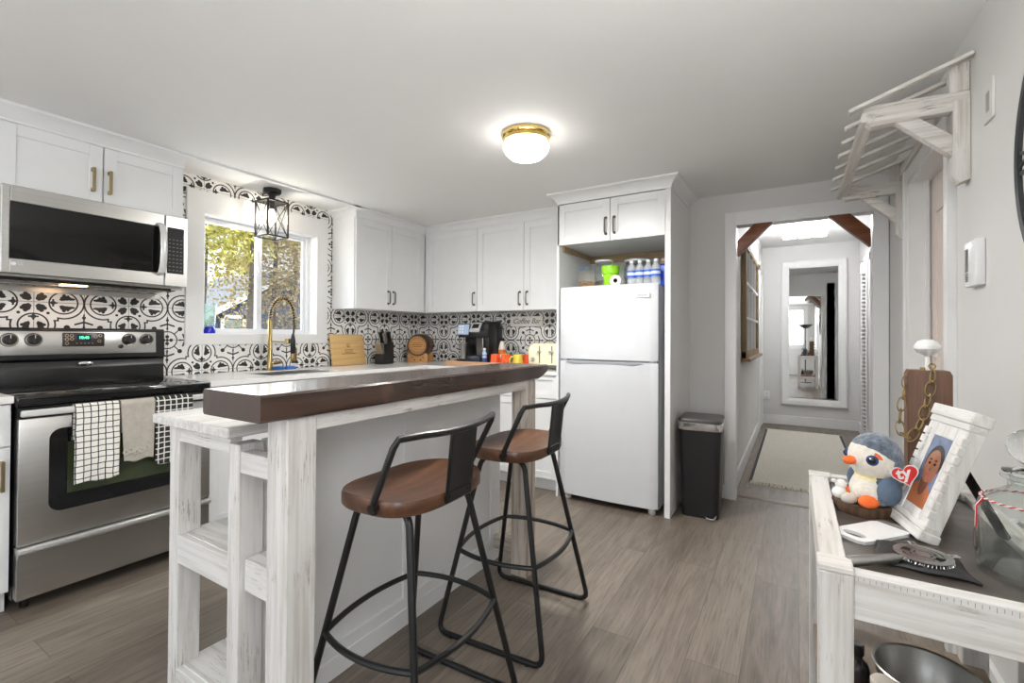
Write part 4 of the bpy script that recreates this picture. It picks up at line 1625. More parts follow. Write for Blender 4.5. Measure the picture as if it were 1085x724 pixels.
# toaster
t = thing('toaster', 'cream retro toaster with chrome levers beside the refrigerator housing', 'toaster', (1.714, 2.86, .92))
M_CREAM = plain('cream_enamel', (240, 236, 204), .2, coat=.4)
b = MB()
pr = []
for k in range(9):
    a = PI * k / 16
    pr.append((.165 - .05 + .05 * math.sin(a), .155 + .05 * math.cos(a)))
poly = [(-.165, .03), (.165, .03)] + pr[::-1] + [(-p[0], p[1]) for p in pr]
b.prism(poly, 'y', -.14, .14, .012)
obj('body', b, M_CREAM, t)
obj('plinth', MB().box(-.168, .168, -.142, .142, .008, .034, .004, 2), M_NICKEL, t)
for xx in (-.06, .05):
    obj('lever_slot', MB().box(xx - .003, xx + .003, -.143, -.139, .05, .185), M_DARK, t)
for xx in (-.06, .05):
    obj('lever', MB().box(xx - .022, xx + .022, -.165, -.14, .135, .146, .004, 2), M_CHROME, t)
obj('dial', MB().lathe([(.016, 0), (.016, .012), (.012, .016), (0, .016)], (-.115, -.14, .075), axis=(0, -1, 0)), M_CHROME, t)
b = MB()
for s in (-1, 1):
    b.cyl((s * .13, -.11, 0), (s * .13, -.11, .01), .012, n=12).cyl((s * .13, .11, 0), (s * .13, .11, .01), .012, n=12)
obj('foot', b, M_BLACK, t)

# sign on the tiles
t = thing('wall_sign', 'small cream board lettered Coffee Bar hung on the patterned tiles', 'sign', (1.284, YB - .008, 1.272))
obj('board', MB().box(-.17, .17, -.014, 0, 0, .094, .002, 1), plain('cream_board', (250, 247, 241), .6), t)
text('lettering', 'Coffee Bar', .066, plain('charcoal_ink', (66, 60, 58), .6), t, T(0, -.0145, .048) @ TX_Y, .38, .0004)

# ------------------------------------------------------------------ on top of the refrigerator
FT = 1.5355
t = thing('snack_bag', 'clear zip bag of brown snacks with blue seal, leftmost on top of the refrigerator', 'bag', (2.07, 2.68, FT))
b = MB().sphere((0, 0, .075), .075, .045, .085, 20, 12)
for v in b.bm.verts:
    v.co.z = max(v.co.z, 0)
obj('bag', b, clear('clear_film', (236, 236, 232), .08, .08), t)
b = MB()
random.seed(5)
for k in range(60):
    a, r = random.random() * 2 * PI, random.random() ** .5
    b.sphere((.058 * r * math.cos(a), .03 * r * math.sin(a), .01 + random.random() * .05), random.uniform(.007, .012), None, random.uniform(.005, .009), 8, 6)
o = obj('snacks', b, plain('snack_brown', (176, 128, 76), .7, var=.25, scale=60), t)
o['kind'] = 'stuff'
obj('zip_seal', MB().bar((-.065, 0, .142), (.02, .0, .172), .006, .007), plain('zip_blue', (58, 124, 178), .4), t)


def jar(label, loc, r, h, fill, mat):
    t = thing('storage_jar', label, 'jar', loc)
    obj('jar', MB().lathe([(r * .9, 0), (r, .006), (r, h * .72), (r * .8, h * .86), (r * .78, h * .92), (r * .76, h * .92), (r * .77, h * .86), (r * .96, h * .72), (r * .96, .01), (0, .008)]), clear('jar_glass', (244, 247, 247), .01, .03), t)
    obj('lid', MB().lathe([(r * .9, h * .92), (r * .95, h * .93), (r * .95, h * .985), (r * .85, h), (0, h)]), plain('pale_lid', (206, 210, 214), .3), t)
    o = obj('contents', MB().lathe([(0, .011), (r * .92, .012), (r * .92, fill), (r * .6, fill + .008), (0, fill + .004)]), mat, t)


jar('clear jar with pale lid and dark nuts, left of the green cup', (2.165, 2.79, FT), .072, .225, .06, plain('nuts', (96, 74, 60), .8, var=.5, scale=120))
jar('clear jar with pale lid standing behind the green cup', (2.37, 2.95, FT), .10, .235, .05, plain('grains', (150, 140, 120), .8, var=.3, scale=120))
t = thing('tumbler', 'lime green cup with straw standing on the refrigerator', 'cup', (2.262, 2.66, FT))
M_LIME = plain('lime_plastic', (146, 214, 30), .35)
obj('cup', MB().lathe([(.042, 0), (.045, .004), (.055, .095), (.062, .1), (.066, .14), (.066, .148), (0, .148)]), M_LIME, t)
obj('lid', MB().lathe([(.068, .146), (.068, .153), (.06, .157), (0, .158)]), M_LIME, t)
obj('straw', MB().cyl((.005, 0, .156), (.012, 0, .205), .0035, n=8), plain('olive_straw', (132, 150, 40), .4), t)
t = thing('paper_roll', 'white paper roll lying end-on before the green cup', 'paper roll', (2.333, 2.585, FT + .039))
obj('roll', MB().lathe([(.016, -.03), (.039, -.03), (.039, .07), (.016, .07), (.016, -.03)], axis=(0, 1, 0), cap=False), plain('paper_white', (232, 230, 226), .9), t)
obj('core', MB().lathe([(.0135, -.029), (.0158, -.029), (.0158, .069), (.0135, .069), (.0135, -.029)], axis=(0, 1, 0), cap=False), plain('cardboard', (96, 78, 60), .9), t)
M_WATER = clear('water_plastic', (246, 249, 252), .02, .34)
M_LBL = plain('water_label_blue', (60, 104, 206), .35)


def wbottle(label, x, y, src=None):
    if src:
        return dup(src, (x, y, FT), label)
    t = thing('water_bottle', label, 'water bottle', (x, y, FT), 0, 'water bottles on the refrigerator')
    obj('bottle', MB().lathe([(.026, 0), (.030, .006), (.030, .04), (.028, .045), (.030, .05), (.030, .115), (.028, .125), (.012, .155), (.012, .17), (0, .17)]), M_WATER, t)
    obj('label', MB().lathe([(.0306, .058), (.0306, .108)], cap=False), M_LBL, t)
    obj('label_band', MB().lathe([(.031, .074), (.031, .094)], cap=False), plain('label_white', (214, 224, 240), .4), t)
    obj('cap', MB().cyl((0, 0, .162), (0, 0, .178), .0145, n=20), M_WPLAST, t)
    return t


w0 = wbottle('clear water bottle, leftmost of the front row on the refrigerator', 2.425, 2.63)
wbottle('clear water bottle, second from the left in the front row', 2.483, 2.63, w0)
wbottle('clear water bottle, third from the left in the front row', 2.541, 2.63, w0)
wbottle('clear water bottle, rightmost of the front row on the refrigerator', 2.597, 2.615, w0)
single('food_pouch', loft(MB(), [(.036, .03, .012, 0, 0), (.04, .034, .014, .06, 0), (.036, .024, .01, .135, 0), (.034, .006, .003, .15, 0)]), plain('royal_blue_pack', (38, 84, 206), .35), 'royal blue pouch at the right end on the refrigerator', 'pouch', (2.645, 2.68, FT))
t = thing('food_box', 'cream and red carton at the back right on top of the refrigerator', 'box', (2.625, 2.90, FT))
obj('carton', MB().box(-.055, .055, -.03, .03, 0, .22, .002, 1), plain('carton_cream', (196, 178, 158), .6), t)
b = MB()
random.seed(9)
for k in range(7):
    b.box(-.056, -.056 + random.uniform(.05, .11), -.0315, -.0295, .10 + k * .015, .108 + k * .015)
obj('print', b, plain('carton_red', (150, 52, 52), .6), t)

# ------------------------------------------------------------------ lamps
t = thing('ceiling_light', 'round flush ceiling light with brass rim and glowing white globe', 'ceiling light', (2.205, 1.515, CZ))
obj('rim', MB().lathe([(.118, 0), (.126, -.006), (.126, -.018), (.116, -.024), (.120, -.03), (.118, -.046), (.108, -.05), (0, -.05)], n=48), plain('polished_brass', (224, 196, 128), .15, 1), t)
b = MB().lathe([(.108, -.048), (.118, -.06), (.119, -.078), (.108, -.10), (.085, -.122), (.05, -.136), (.02, -.141), (0, -.142)], n=48)
g = obj('globe', b, emit('opal_globe', (255, 252, 247), CEILING_GLOBE), t)
obj('finial', MB().sphere((.02, -.122, -.026), .006), M_BRASS, t)
d = bpy.data.lights.new('ceiling_lamp', 'AREA')
d.shape, d.size, d.energy, d.color = 'DISK', .18, CEILING_DOWN, (1, .98, .95)
o = bpy.data.objects.new('ceiling_lamp', d)
COL.objects.link(o)
o.parent = t
o.location = (0, 0, -.146)

t = thing('pendant_lantern', 'black metal box lantern with crossed bars hanging above the sink window', 'ceiling lantern', (.165, 1.385, CZ))
M_BRONZE = plain('oil_rubbed_bronze', (42, 40, 40), .45, .5)
b = MB().lathe([(.062, 0), (.062, -.03), (.056, -.036), (.03, -.04), (.022, -.06), (.022, -.078), (.012, -.085), (0, -.085)], n=8)
obj('canopy', b, M_BRONZE, t)
hw, z0, z1 = .076, -.352, -.098
b = MB()
for sx in (-1, 1):
    for sy in (-1, 1):
        b.box(sx * hw - .005, sx * hw + .005, sy * hw - .005, sy * hw + .005, z0, z1)
        b.bar((sx * hw, sy * hw, z1), (sx * .018, sy * .018, -.078), .012, .004)
for s in (-1, 1):
    for z in (z0, z1):
        b.box(-hw, hw, s * hw - .005, s * hw + .005, z - .005, z + .005).box(s * hw - .005, s * hw + .005, -hw, hw, z - .005, z + .005)
obj('cage', b, M_BRONZE, t)
b = MB().lathe([(hw * 1.3, z1 + .004), (.02, -.078)], n=4, cap=False)
for v in b.bm.verts:
    x, y = v.co.x, v.co.y
    v.co.x, v.co.y = (x - y) * .7071, (x + y) * .7071
obj('roof', b, M_BRONZE, t)
b = MB()
for s in (-1, 1):
    for q in (-1, 1):
        b.bar((-hw * q, s * hw, z0), (hw * q, s * hw, z1), .004, .004).bar((s * hw, -hw * q, z0), (s * hw, hw * q, z1), .004, .004)
obj('cross_bar', b, M_BRONZE, t)
b = MB()
for s in (-1, 1):
    b.box(-hw + .006, hw - .006, s * (hw - .004) - .001, s * (hw - .004) + .001, z0 + .006, z1 - .006).box(s * (hw - .004) - .001, s * (hw - .004) + .001, -hw + .006, hw - .006, z0 + .006, z1 - .006)
obj('glass_pane', b, M_GLASS, t, flat=True)
obj('socket', MB().cyl((0, 0, -.085), (0, 0, -.15), .017), M_BRONZE, t)
obj('bulb', MB().lathe([(.012, -.148), (.016, -.16), (.028, -.195), (.029, -.215), (.02, -.235), (0, -.243)]), emit('warm_bulb', (255, 244, 226), LANTERN_BULB), t)
obj('mounting_plate', MB().box(-.13, .13, -.16, .16, -.004, 0, .001, 1), M_CEIL, t)
# ------------------------------------------------------------------ hall
t = thing('hall_ceiling_light', 'chrome flush light with clear ice-glass blocks on the hall ceiling', 'ceiling light', (3.49, 5.55, CH), math.radians(0))
obj('frame', MB().box(-.22, .22, -.11, .11, -.022, 0, .003, 1), M_CHROME, t)
for k in range(3):
    for q in range(2):
        x = -.145 + k * .145
        y = -.052 + q * .104
        obj('glass_block', MB().box(x - .064, x + .064, y - .046, y + .046, -.115, -.024, .012, 3), emit('ice_glass', (250, 250, 252), HALL_GLASS), t)
b = MB()
for x in (-.0725, .0725):
    b.box(x - .005, x + .005, -.105, .105, -.10, -.02)
b.box(-.21, .21, -.004, .004, -.09, -.02)
obj('divider', b, M_CHROME, t)

t = thing('wall_mirror', 'tall white-framed mirror on the end wall of the hall', 'mirror', (3.604, YH - .002, .27))
W2, H2 = .372, 1.945
fw = .098
b = MB()
prof = [(0, 0), (.0, .022), (.018, .034), (.06, .03), (.085, .018), (fw, .012), (fw, 0)]
ring = []
for cx, cz, sx, sz in ((-W2, 0, 1, 1), (W2, 0, -1, 1), (W2, H2, -1, -1), (-W2, H2, 1, -1)):
    ring.append([b.bm.verts.new((cx + sx * p[0], -p[1], cz + sz * p[0])) for p in prof])
for k in range(4):
    r0, r1 = ring[k], ring[(k + 1) % 4]
    for i in range(len(prof) - 1):
        b.bm.faces.new((r0[i], r0[i + 1], r1[i + 1], r1[i]))
obj('frame', b, M_TRIM, t)
bm_ = MatB('mirror_silver')
bm_.set(metal=1, rough=.015, color=(.86, .87, .87, 1))
obj('mirror_glass', MB().box(-W2 + fw - .004, W2 - fw + .004, -.012, -.006, fw - .004, H2 - fw + .004), bm_.m, t, flat=True)

# old sash hung on the left hall wall
t = thing('window_sash', 'old divided wooden window sash hung on the left hall wall', 'decorative window', (XH0 + .002, 4.72, 1.0))
L2, SHt = .80, 1.03
M_PINE = wood('aged_pine', 'z', (122, 100, 68), (166, 142, 100), .55, 12)
b = MB()
for y0, y1 in ((-L2, -L2 + .06), (L2 - .06, L2)):
    b.box(0, .038, y0, y1, 0, SHt, .003, 1)
b.box(0, .038, -L2, L2, 0, .06, .002, 1).box(0, .038, -L2, L2, SHt - .05, SHt, .002, 1)
obj('frame', b, M_PINE, t)
b = MB()
for z in (.36, .67):
    b.box(.004, .034, -L2 + .06, L2 - .06, z - .011, z + .011)
for y in (-.38, 0, .38):
    b.box(.004, .034, y - .011, y + .011, .06, SHt - .05)
obj('muntin', b, M_TRIM, t)
obj('pane', MB().box(.014, .018, -L2 + .055, L2 - .055, .055, SHt - .045), M_GLASS, t, flat=True)
obj('backing', MB().box(.001, .004, -L2 + .06, L2 - .06, .06, SHt - .05), M_TRIM, t, flat=True)
obj('sill', MB().box(0, .075, -L2 - .02, L2 + .02, -.028, 0, .003, 1), wood('sill_wood', 'y', (120, 92, 62), (160, 128, 90)), t)

t = thing('outlet_plate', 'white outlet plate low on the hall end wall left of the mirror', 'outlet', (3.062, YH, .33))
obj('plate', MB().box(-.036, .036, -.006, 0, 0, .115, .002, 1), M_WPLAST, t)
b = MB()
for z in (.036, .078):
    b.box(-.016, .016, -.0075, -.005, z - .014, z + .014, .002, 1)
obj('receptacle', b, plain('outlet_white', (214, 214, 212), .4), t)

b = MatB('woven_cotton_rug')
b.set(rough=.95)
tc = b.coord()
wv = b.node('ShaderNodeTexWave', wave_type='BANDS', bands_direction='Y')
wv.inputs['Scale'].default_value = 14
wv.inputs['Distortion'].default_value = 1.5
wv.inputs['Detail Scale'].default_value = 3
b.link(tc, wv.inputs['Vector'])
f = b.noise(tc, 46, 3)
c = b.ramp(wv.outputs['Fac'], [(.2, lin((184, 179, 166))), (.7, lin((222, 217, 205)))])
c = b.mix(b.ramp(f, [(.4, (0, 0, 0, 1)), (.6, (.6, .6, .6, 1))]), c, lin((196, 190, 177)))
b.col(c)
b.bump(wv.outputs['Fac'], .5, .006)
t = thing('runner_rug', 'oatmeal woven runner with dark side borders and fringe on the hall floor', 'rug', (3.475, 4.97, 0))
obj('weave', MB().box(-.385, .385, -1.26, 1.26, .001, .011, .003, 1), b.m, t)
for s in (-1, 1):
    obj('border', MB().box(s * .385 - .012, s * .385 + .012, -1.26, 1.26, .001, .012, .002, 1), plain('charcoal_border', (64, 64, 66), .9), t)
random.seed(11)
for s in (-1, 1):
    b = MB()
    for k in range(110):
        x = -.385 + .77 * k / 109 + random.uniform(-.003, .003)
        y = s * 1.26
        L = random.uniform(.06, .085)
        b.tube([(x, y - s * .005, .008), (x + random.uniform(-.006, .006), y + s * L * .4, .009), (x + random.uniform(-.016, .016), y + s * L, .004)], [.0045, .0042, .003], 5)
    o = obj('fringe', b, plain('fringe_cream', (206, 199, 180), .95), t)
    o['kind'] = 'stuff'

# wooden braces in the doorway corners
M_BRACE = wood('brace_wood', 'x', (92, 50, 28), (146, 88, 52), .4, 9)
for lab, x0, x1, xa, xb in (('brown wooden corner brace at the upper left of the doorway', DX0 + .012, DX0 + .235, DX0 + .012, DX0 + .12),
                            ('brown wooden corner brace at the upper right of the doorway', DX1 - .012, DX1 - .235, DX1 - .012, DX1 - .12)):
    zc = DZ - .0125
    b = MB().prism([(xa, zc - .225), (xa, zc - .115), (xb, zc), (x1, zc)], 'y', YB - .02, YB + .055, .002)
    single('corner_brace', b, M_BRACE, lab, 'wooden brace', group='braces in the doorway')

# ------------------------------------------------------------------ right wall
t = thing('slatted_canopy', 'whitewashed wooden slatted canopy on brackets above the right-hand door', 'wall canopy', (0, 0, 0))
WX_ = white_wood('x', 1)
CX0 = 3.622
for y in (1.55, 2.62):
    w_ = .045
    br = obj('bracket_arm', MB().prism([(CX0, 1.992), (CX0, 2.043), (XR - .001, 2.028), (XR - .001, 1.968), (CX0 + .022, 1.962)], 'y', y, y + w_, .002), WX_, t)
    obj('bracket_post', MB().prism([(XR - .046, 1.745), (XR - .028, 1.717), (XR - .001, 1.727), (XR - .001, 2.0), (XR - .046, 2.0)], 'y', y - .002, y + w_ + .012, .002), white_wood('z', 1), t)
    obj('bracket_brace', MB().prism([(3.70, 1.979), (3.765, 1.979), (XR - .046, 1.885), (XR - .046, 1.812)], 'y', y + .003, y + w_ - .003, .002), WX_, t)
    obj('wall_block', MB().box(XR - .054, XR - .002, y + .002, y + w_, 2.03, 2.128, .002, 1), white_wood('z', 1), t)
obj('front_rail', MB().prism([(CX0 - .012, 1.985), (CX0 + .03, 1.975), (CX0 + .038, 2.005), (CX0 - .004, 2.018)], 'y', 1.545, 2.675, .002), white_wood('y', 1), t)
obj('wall_rail', MB().box(XR - .03, XR - .002, 1.60, 2.62, 2.05, 2.098, .002, 1), white_wood('y', 1), t)
for y in (1.515, 1.675, 1.84, 2.005, 2.18, 2.375, 2.585):
    obj('slat', MB().bar((3.575, y, 2.015), (XR - .003, y, 2.133), .034, .013, .002), WX_, t)

t = thing('thermostat', 'white wall thermostat with small dark display right of the canopy door', 'thermostat', (XR, 1.468, 1.354))
obj('case', MB().box(-.024, 0, -.058, .058, 0, .148, .005, 2), M_WPLAST, t)
b = MB()
b.box(-.0255, -.023, .018, .044, .05, .125)
obj('display', b, plain('lcd_grey', (72, 76, 74), .2), t)
b = MB()
for k in range(5):
    b.box(-.0255, -.023, .018, .042, .018 + k * .006, .021 + k * .006)
obj('vent_slot', b, M_BLACK, t)
t = thing('wall_plate', 'small white wall plate with a dark slot high beside the canopy', 'wall plate', (XR, 1.363, 1.848))
obj('plate', MB().box(-.007, 0, -.04, .04, 0, .122, .002, 1), plain('plate_grey', (214, 213, 210), .5), t)
obj('slot', MB().box(-.0085, -.006, -.014, .012, .03, .088), plain('slot_grey', (158, 156, 152), .5), t)

t = thing('wall_clock', 'large black metal ring clock with roman numerals on the right wall', 'clock', (XR - .002, .735, 1.632))
M_CLOCK = plain('clock_iron', (52, 54, 57), .45, .3)
RC = .385
b = MB()
for r0, r1, d in ((RC - .020, RC, .018), (RC - .145, RC - .137, .018)):
    b.lathe([(r0, .008), (r1, .008), (r1, d), (r0, d), (r0, .008)], n=72, axis=(-1, 0, 0), cap=False)
obj('ring', b, M_CLOCK, t)
for h in range(12):
    a = PI / 2 - h * PI / 6
    b = MB()
    pat = {0: 'XII', 1: 'I', 2: 'II', 3: 'III', 4: 'IIII', 5: 'V', 6: 'VI', 7: 'VII', 8: 'VIII', 9: 'IX', 10: 'X', 11: 'XI'}[h]
    wd = {'I': .024, 'V': .05, 'X': .05}
    tot = sum(wd[c] for c in pat)
    u = -tot / 2

    def Pn(uu, rr):
        # seen from -X: right is -Y
        y = -(rr * math.cos(a) + uu * math.sin(a))
        z = rr * math.sin(a) - uu * math.cos(a)
        return (-.012, y, z)
    r0, r1 = RC - .138, RC - .02
    for ch in pat:
        c0 = u + wd[ch] / 2
        if ch == 'I':
            b.bar(Pn(c0, r0), Pn(c0, r1), .010, .005, up=(1, 0, 0))
        elif ch == 'X':
            b.bar(Pn(c0 - .018, r0), Pn(c0 + .018, r1), .010, .005, up=(1, 0, 0)).bar(Pn(c0 + .018, r0), Pn(c0 - .018, r1), .007, .005, up=(1, 0, 0))
        else:
            b.bar(Pn(c0, r0), Pn(c0 - .02, r1), .010, .005, up=(1, 0, 0)).bar(Pn(c0, r0), Pn(c0 + .02, r1), .007, .005, up=(1, 0, 0))
        u += wd[ch]
    obj('numeral', b, M_CLOCK, t)
obj('hub', MB().lathe([(.05, 0), (.05, .02), (.03, .028), (0, .028)], axis=(-1, 0, 0)), M_CLOCK, t)
b = MB()
for k in range(4):
    a = k * PI / 2 + PI / 4
    b.bar((-.01, .04 * math.cos(a), .04 * math.sin(a)), (-.01, (RC - .14) * math.cos(a), (RC - .14) * math.sin(a)), .008, .006, up=(1, 0, 0))
obj('spoke', b, M_CLOCK, t)
for an, L in ((70, .2), (160, .15)):
    a = math.radians(an)
    obj('hand', MB().bar((-.03, 0, 0), (-.03, L * math.cos(a), L * math.sin(a)), .014, .003, up=(1, 0, 0)), M_CLOCK, t)

# ------------------------------------------------------------------ uplighters added as ceiling fill behind the camera
for k, (x, y, lab) in enumerate(((.55, -1.9, 'slim black torchiere added for ceiling fill in the rear corner by the left wall'), (3.62, -.42, 'slim black torchiere added for ceiling fill by the right wall beside the viewer'))):
    t = thing('fill_torchiere', lab, 'added fill lamp', (x, y, 0), 0, 'added fill torchieres at the rear of the room')
    obj('base', MB().lathe([(0, 0), (.14, 0), (.14, .015), (.02, .03), (0, .03)]), M_BLACK, t)
    obj('pole', MB().cyl((0, 0, .02), (0, 0, 1.42), .012, n=14), M_BLACK, t)
    obj('shade', MB().lathe([(.012, 1.42), (.08, 1.44), (.17, 1.52), (.174, 1.525), (.168, 1.525), (.078, 1.446), (0, 1.43)]), M_BLACK, t)
    d = bpy.data.lights.new('fill_uplight', 'AREA')
    d.shape, d.size, d.energy, d.color = 'DISK', .26, FILL_UPLIGHT * (.4, 1)[k], (1, .985, .97)
    o = bpy.data.objects.new('fill_uplight', d)
    COL.objects.link(o)
    o.parent = t
    o.location = (0, 0, 1.50)
    o.rotation_euler = (PI, 0, 0)
# ------------------------------------------------------------------ console table on the right
t = thing('console_table', 'whitewashed timber console table with dark inset top against the right wall', 'console table', (3.445, .463, 0))
TW, TL_, TP = .405, .727, .055
for x in (0, TW - TP):
    for y in (0, TL_ - TP):
        b = MB().box(x, x + TP, y, y + TP, 0, .748, .003, 1)
        lg = obj('leg', b, WWZ, t)
        obj('leg_cap', MB().box(x - .001, x + TP + .001, y - .001, y + TP + .001, .748, .76, .002, 1), white_wood('x', 1), lg)
obj('front_rail', MB().box(TP, TW - TP, .004, .036, .668, .752, .002, 1), WWX, t)
obj('back_rail', MB().box(TP, TW - TP, TL_ - .04, TL_ - .004, .668, .757, .002, 1), WWX, t)
for x in (.003, TW - .048):
    obj('side_rail', MB().box(x, x + .045, TP, TL_ - TP, .668, .757, .002, 1), white_wood('y', 1), t)
b = MB()
for z in range(0):
    pass
M_TOP = wood('grey_brown_laminate', 'x', (62, 56, 52), (94, 86, 79), .35, 9, mid=(78, 71, 66))
obj('inset_top', MB().box(.048, TW - .048, .036, TL_ - .04, .715, .742), M_TOP, t)
b = MB()
for x in range(34):
    xx = TP + .006 + x * .0087
    b.box(xx, xx + .0008, .0034, .0042, .740 + .002 * math.sin(x * 2.3), .747)
obj('saw_marks', b, plain('saw_mark_grey', (150, 143, 136), .8), t)
obj('lower_shelf', MB().box(.01, TW - .01, .01, TL_ - .01, .275, .30, .002, 1), wood('shelf_board', 'y', (112, 97, 82), (150, 134, 116), .5, 8), t)
for y in (.012, TL_ - .047):
    obj('lower_rail', MB().box(TP, TW - TP, y, y + .035, .21, .275, .002, 1), WWX, t)
TT = .742

# wood slice, plush, trinkets
t = thing('wood_slice', 'round bark-edged wood slice under the plush penguin', 'wood slice', (3.558, .905, TT))
t.scale = (.82, .82, 1.0)
b = MB()
rings = []
for k, (s, z) in enumerate(((.97, 0), (1.0, .006), (1.0, .020), (.97, .025))):
    rings.append(b_ := [b.bm.verts.new(((.082 + .004 * math.sin(3 * a + 1) + .003 * math.sin(7 * a) + .0016 * math.sin(19 * a)) * s * math.cos(a), (.082 + .004 * math.sin(3 * a + 1) + .003 * math.sin(7 * a)) * s * math.sin(a), z)) for a in (2 * PI * i / 60 for i in range(60))])
b.skin(rings)
obj('bark', b, wood('bark', 'z', (58, 40, 28), (104, 76, 52), .85, 60), t)
obj('cut_face', MB().cyl((0, 0, .0245), (0, 0, .0262), .078, n=48), plain('cut_wood', (120, 96, 72), .7, var=.2, scale=30), t)

t = thing('plush_penguin', 'grey and white plush penguin with orange beak and heart tag sitting on a wood slice', 'plush toy', (3.580, .892, TT + .0265), math.radians(-58))
t.scale = (.89, .89, .89)
ti = (T(3.580, .892, TT + .0265) @ Matrix.Rotation(math.radians(-58), 4, 'Z') @ Matrix.Scale(.89, 4)).inverted()
b = MatB('plush_fur')
b.set(rough=1.0, sheen=.5)
tc = b.node('ShaderNodeTexCoord')
sp = b.node('ShaderNodeSeparateXYZ')
b.link(tc.outputs['Object'], sp.inputs[0])
nz = Ex(b.noise(tc.outputs['Object'], 55, 4))
X_, Y_, Z_ = Ex(sp.outputs['X']), Ex(sp.outputs['Y']) * -1, Ex(sp.outputs['Z'])
wob = (nz - .5) * .02
head = Z_.gt(.083)
capline = (Z_ - .132).max(0.0) * 1.25
face = (Y_ + wob * .6).gt(capline + .008 - X_.abs() * .12)
belly = (Y_ + wob).gt(X_.abs() * .55 + .006)
white = head * face + (1 - head) * belly
_ex, _ey, _ez = X_.abs() - .044, Y_ - .042, Z_ - .131
_ed = Ex.op('SQRT', _ex * _ex + _ey * _ey + _ez * _ez)
brow = _ed.lt(.0235) * _ed.gt(.010) * Z_.gt(.136) * X_.abs().gt(.0475)
grey = b.ramp(nz.k, [(.35, lin((70, 82, 96))), (.55, lin((104, 116, 130))), (.7, lin((148, 156, 166)))])
cream = b.ramp(nz.k, [(.3, lin((222, 214, 200))), (.7, lin((244, 238, 226)))])
yel = Z_.gt(.07) * Z_.lt(.088)
col = b.mix(white.k, grey, b.mix((yel * .6).k, cream, lin((240, 224, 150))))
col = b.mix(brow.k, col, lin((232, 108, 62)))
b.col(col)
b.bump(b.noise(tc.outputs['Object'], 240, 3), .7, .006)
M_FUR = b.m
b = MB()
b.lathe([(.02, 0), (.050, .006), (.060, .026), (.060, .045), (.052, .068), (.045, .080), (.058, .092), (.066, .112), (.067, .135), (.060, .162), (.044, .184), (.024, .196), (0, .199)], n=40, sy=.96)
random.seed(2)
for v in b.bm.verts:
    v.co += Vector((random.uniform(-1, 1), random.uniform(-1, 1), random.uniform(-1, 1))) * .0011
    if v.co.z < .075:
        v.co.y -= .004
        if v.co.y > .03:
            v.co.z *= .9
obj('body', b, M_FUR, t, sharp=80, sub=1)
M_OR = plain('plush_orange', (240, 112, 52), .95, bump=.4)
obj('beak', MB().sphere((0, -.073, .122), .014, .018, .0125, 16, 10), M_OR, t)
for s in (-1, 1):
    obj('foot', MB().sphere((s * .036, -.046, .016), .019, .028, .018, 18, 12), M_OR, t)
    b = MB().sphere((0, 0, 0), .012, .034, .042, 16, 12)
    R_ = T(s * .055, -.004, .050) @ Matrix.Rotation(math.radians(s * 10), 4, 'Y') @ Matrix.Rotation(.35, 4, 'X')
    for v in b.bm.verts:
        v.co = R_ @ v.co
    obj('wing', b, plain('plush_wing', (98, 116, 136), 1, var=.15, scale=60, bump=.4), t)
    d = Vector((s * .70, -.70, .10)).normalized()
    c = Vector((0, 0, .126)) + Vector((d.x * .060, d.y * .058, d.z * .055))
    e = obj('eye', MB().sphere(c, .0150, None, None, 20, 14), plain('eye_blue', (40, 70, 120), .08), t)
    obj('pupil', MB().sphere(c + d * .0055, .0112, None, None, 18, 12), plain('eye_black', (8, 8, 12), .05), e)
    obj('glint', MB().sphere(c + d * .0155 + Vector((s * -.003, -.001, .005)), .0024, None, None, 8, 6), M_WPLAST, e)


def heart(b, sc, y0, y1, m):
    pts = []
    for i in range(40):
        a = 2 * PI * i / 40
        pts.append((sc * 16 * math.sin(a) ** 3 / 17, sc * (13 * math.cos(a) - 5 * math.cos(2 * a) - 2 * math.cos(3 * a) - math.cos(4 * a)) / 17))
    b.xf = m
    b.prism(pts, 'y', y0, y1)


hm = ti @ T(3.630, .832, .862) @ Matrix.Rotation(math.radians(8), 4, 'Z') @ Matrix.Rotation(math.radians(-18), 4, 'Y')
b = MB()
heart(b, .030, 0, .0015, hm)
hg = obj('swing_tag', b, M_WPLAST, t, flat=True)
b = MB()
heart(b, .0265, -.0006, .0004, hm)
obj('tag_face', b, plain('tag_red', (206, 44, 42), .4), hg, flat=True)
text('tag_lettering', 'ty', .036, M_WPLAST, hg, hm @ T(-.004, -.0009, .004) @ TX_Y, .1, .0003, .0012)

b = MB()
for k in range(26):
    pass
b.sphere((0, 0, .016), .017, .014, .016, 14, 10).sphere((.003, .004, .036), .013, .012, .013, 14, 10).sphere((-.012, -.004, .045), .007, .005, .005, 10, 8).sphere((.015, -.002, .012), .010, .009, .010, 10, 8)
single('seashell', b, plain('shell_white', (234, 232, 228), .5, bump=.2), 'knobbly white seashell beside the plush penguin', 'seashell', (3.506, .886, TT + .0265))
single('pebble', MB().sphere((0, 0, .012), .02, .014, .013, 18, 12), plain('pebble_grey', (196, 190, 180), .5), 'smooth pale pebble in front of the penguin feet', 'pebble', (3.524, .856, TT + .0265), .5)

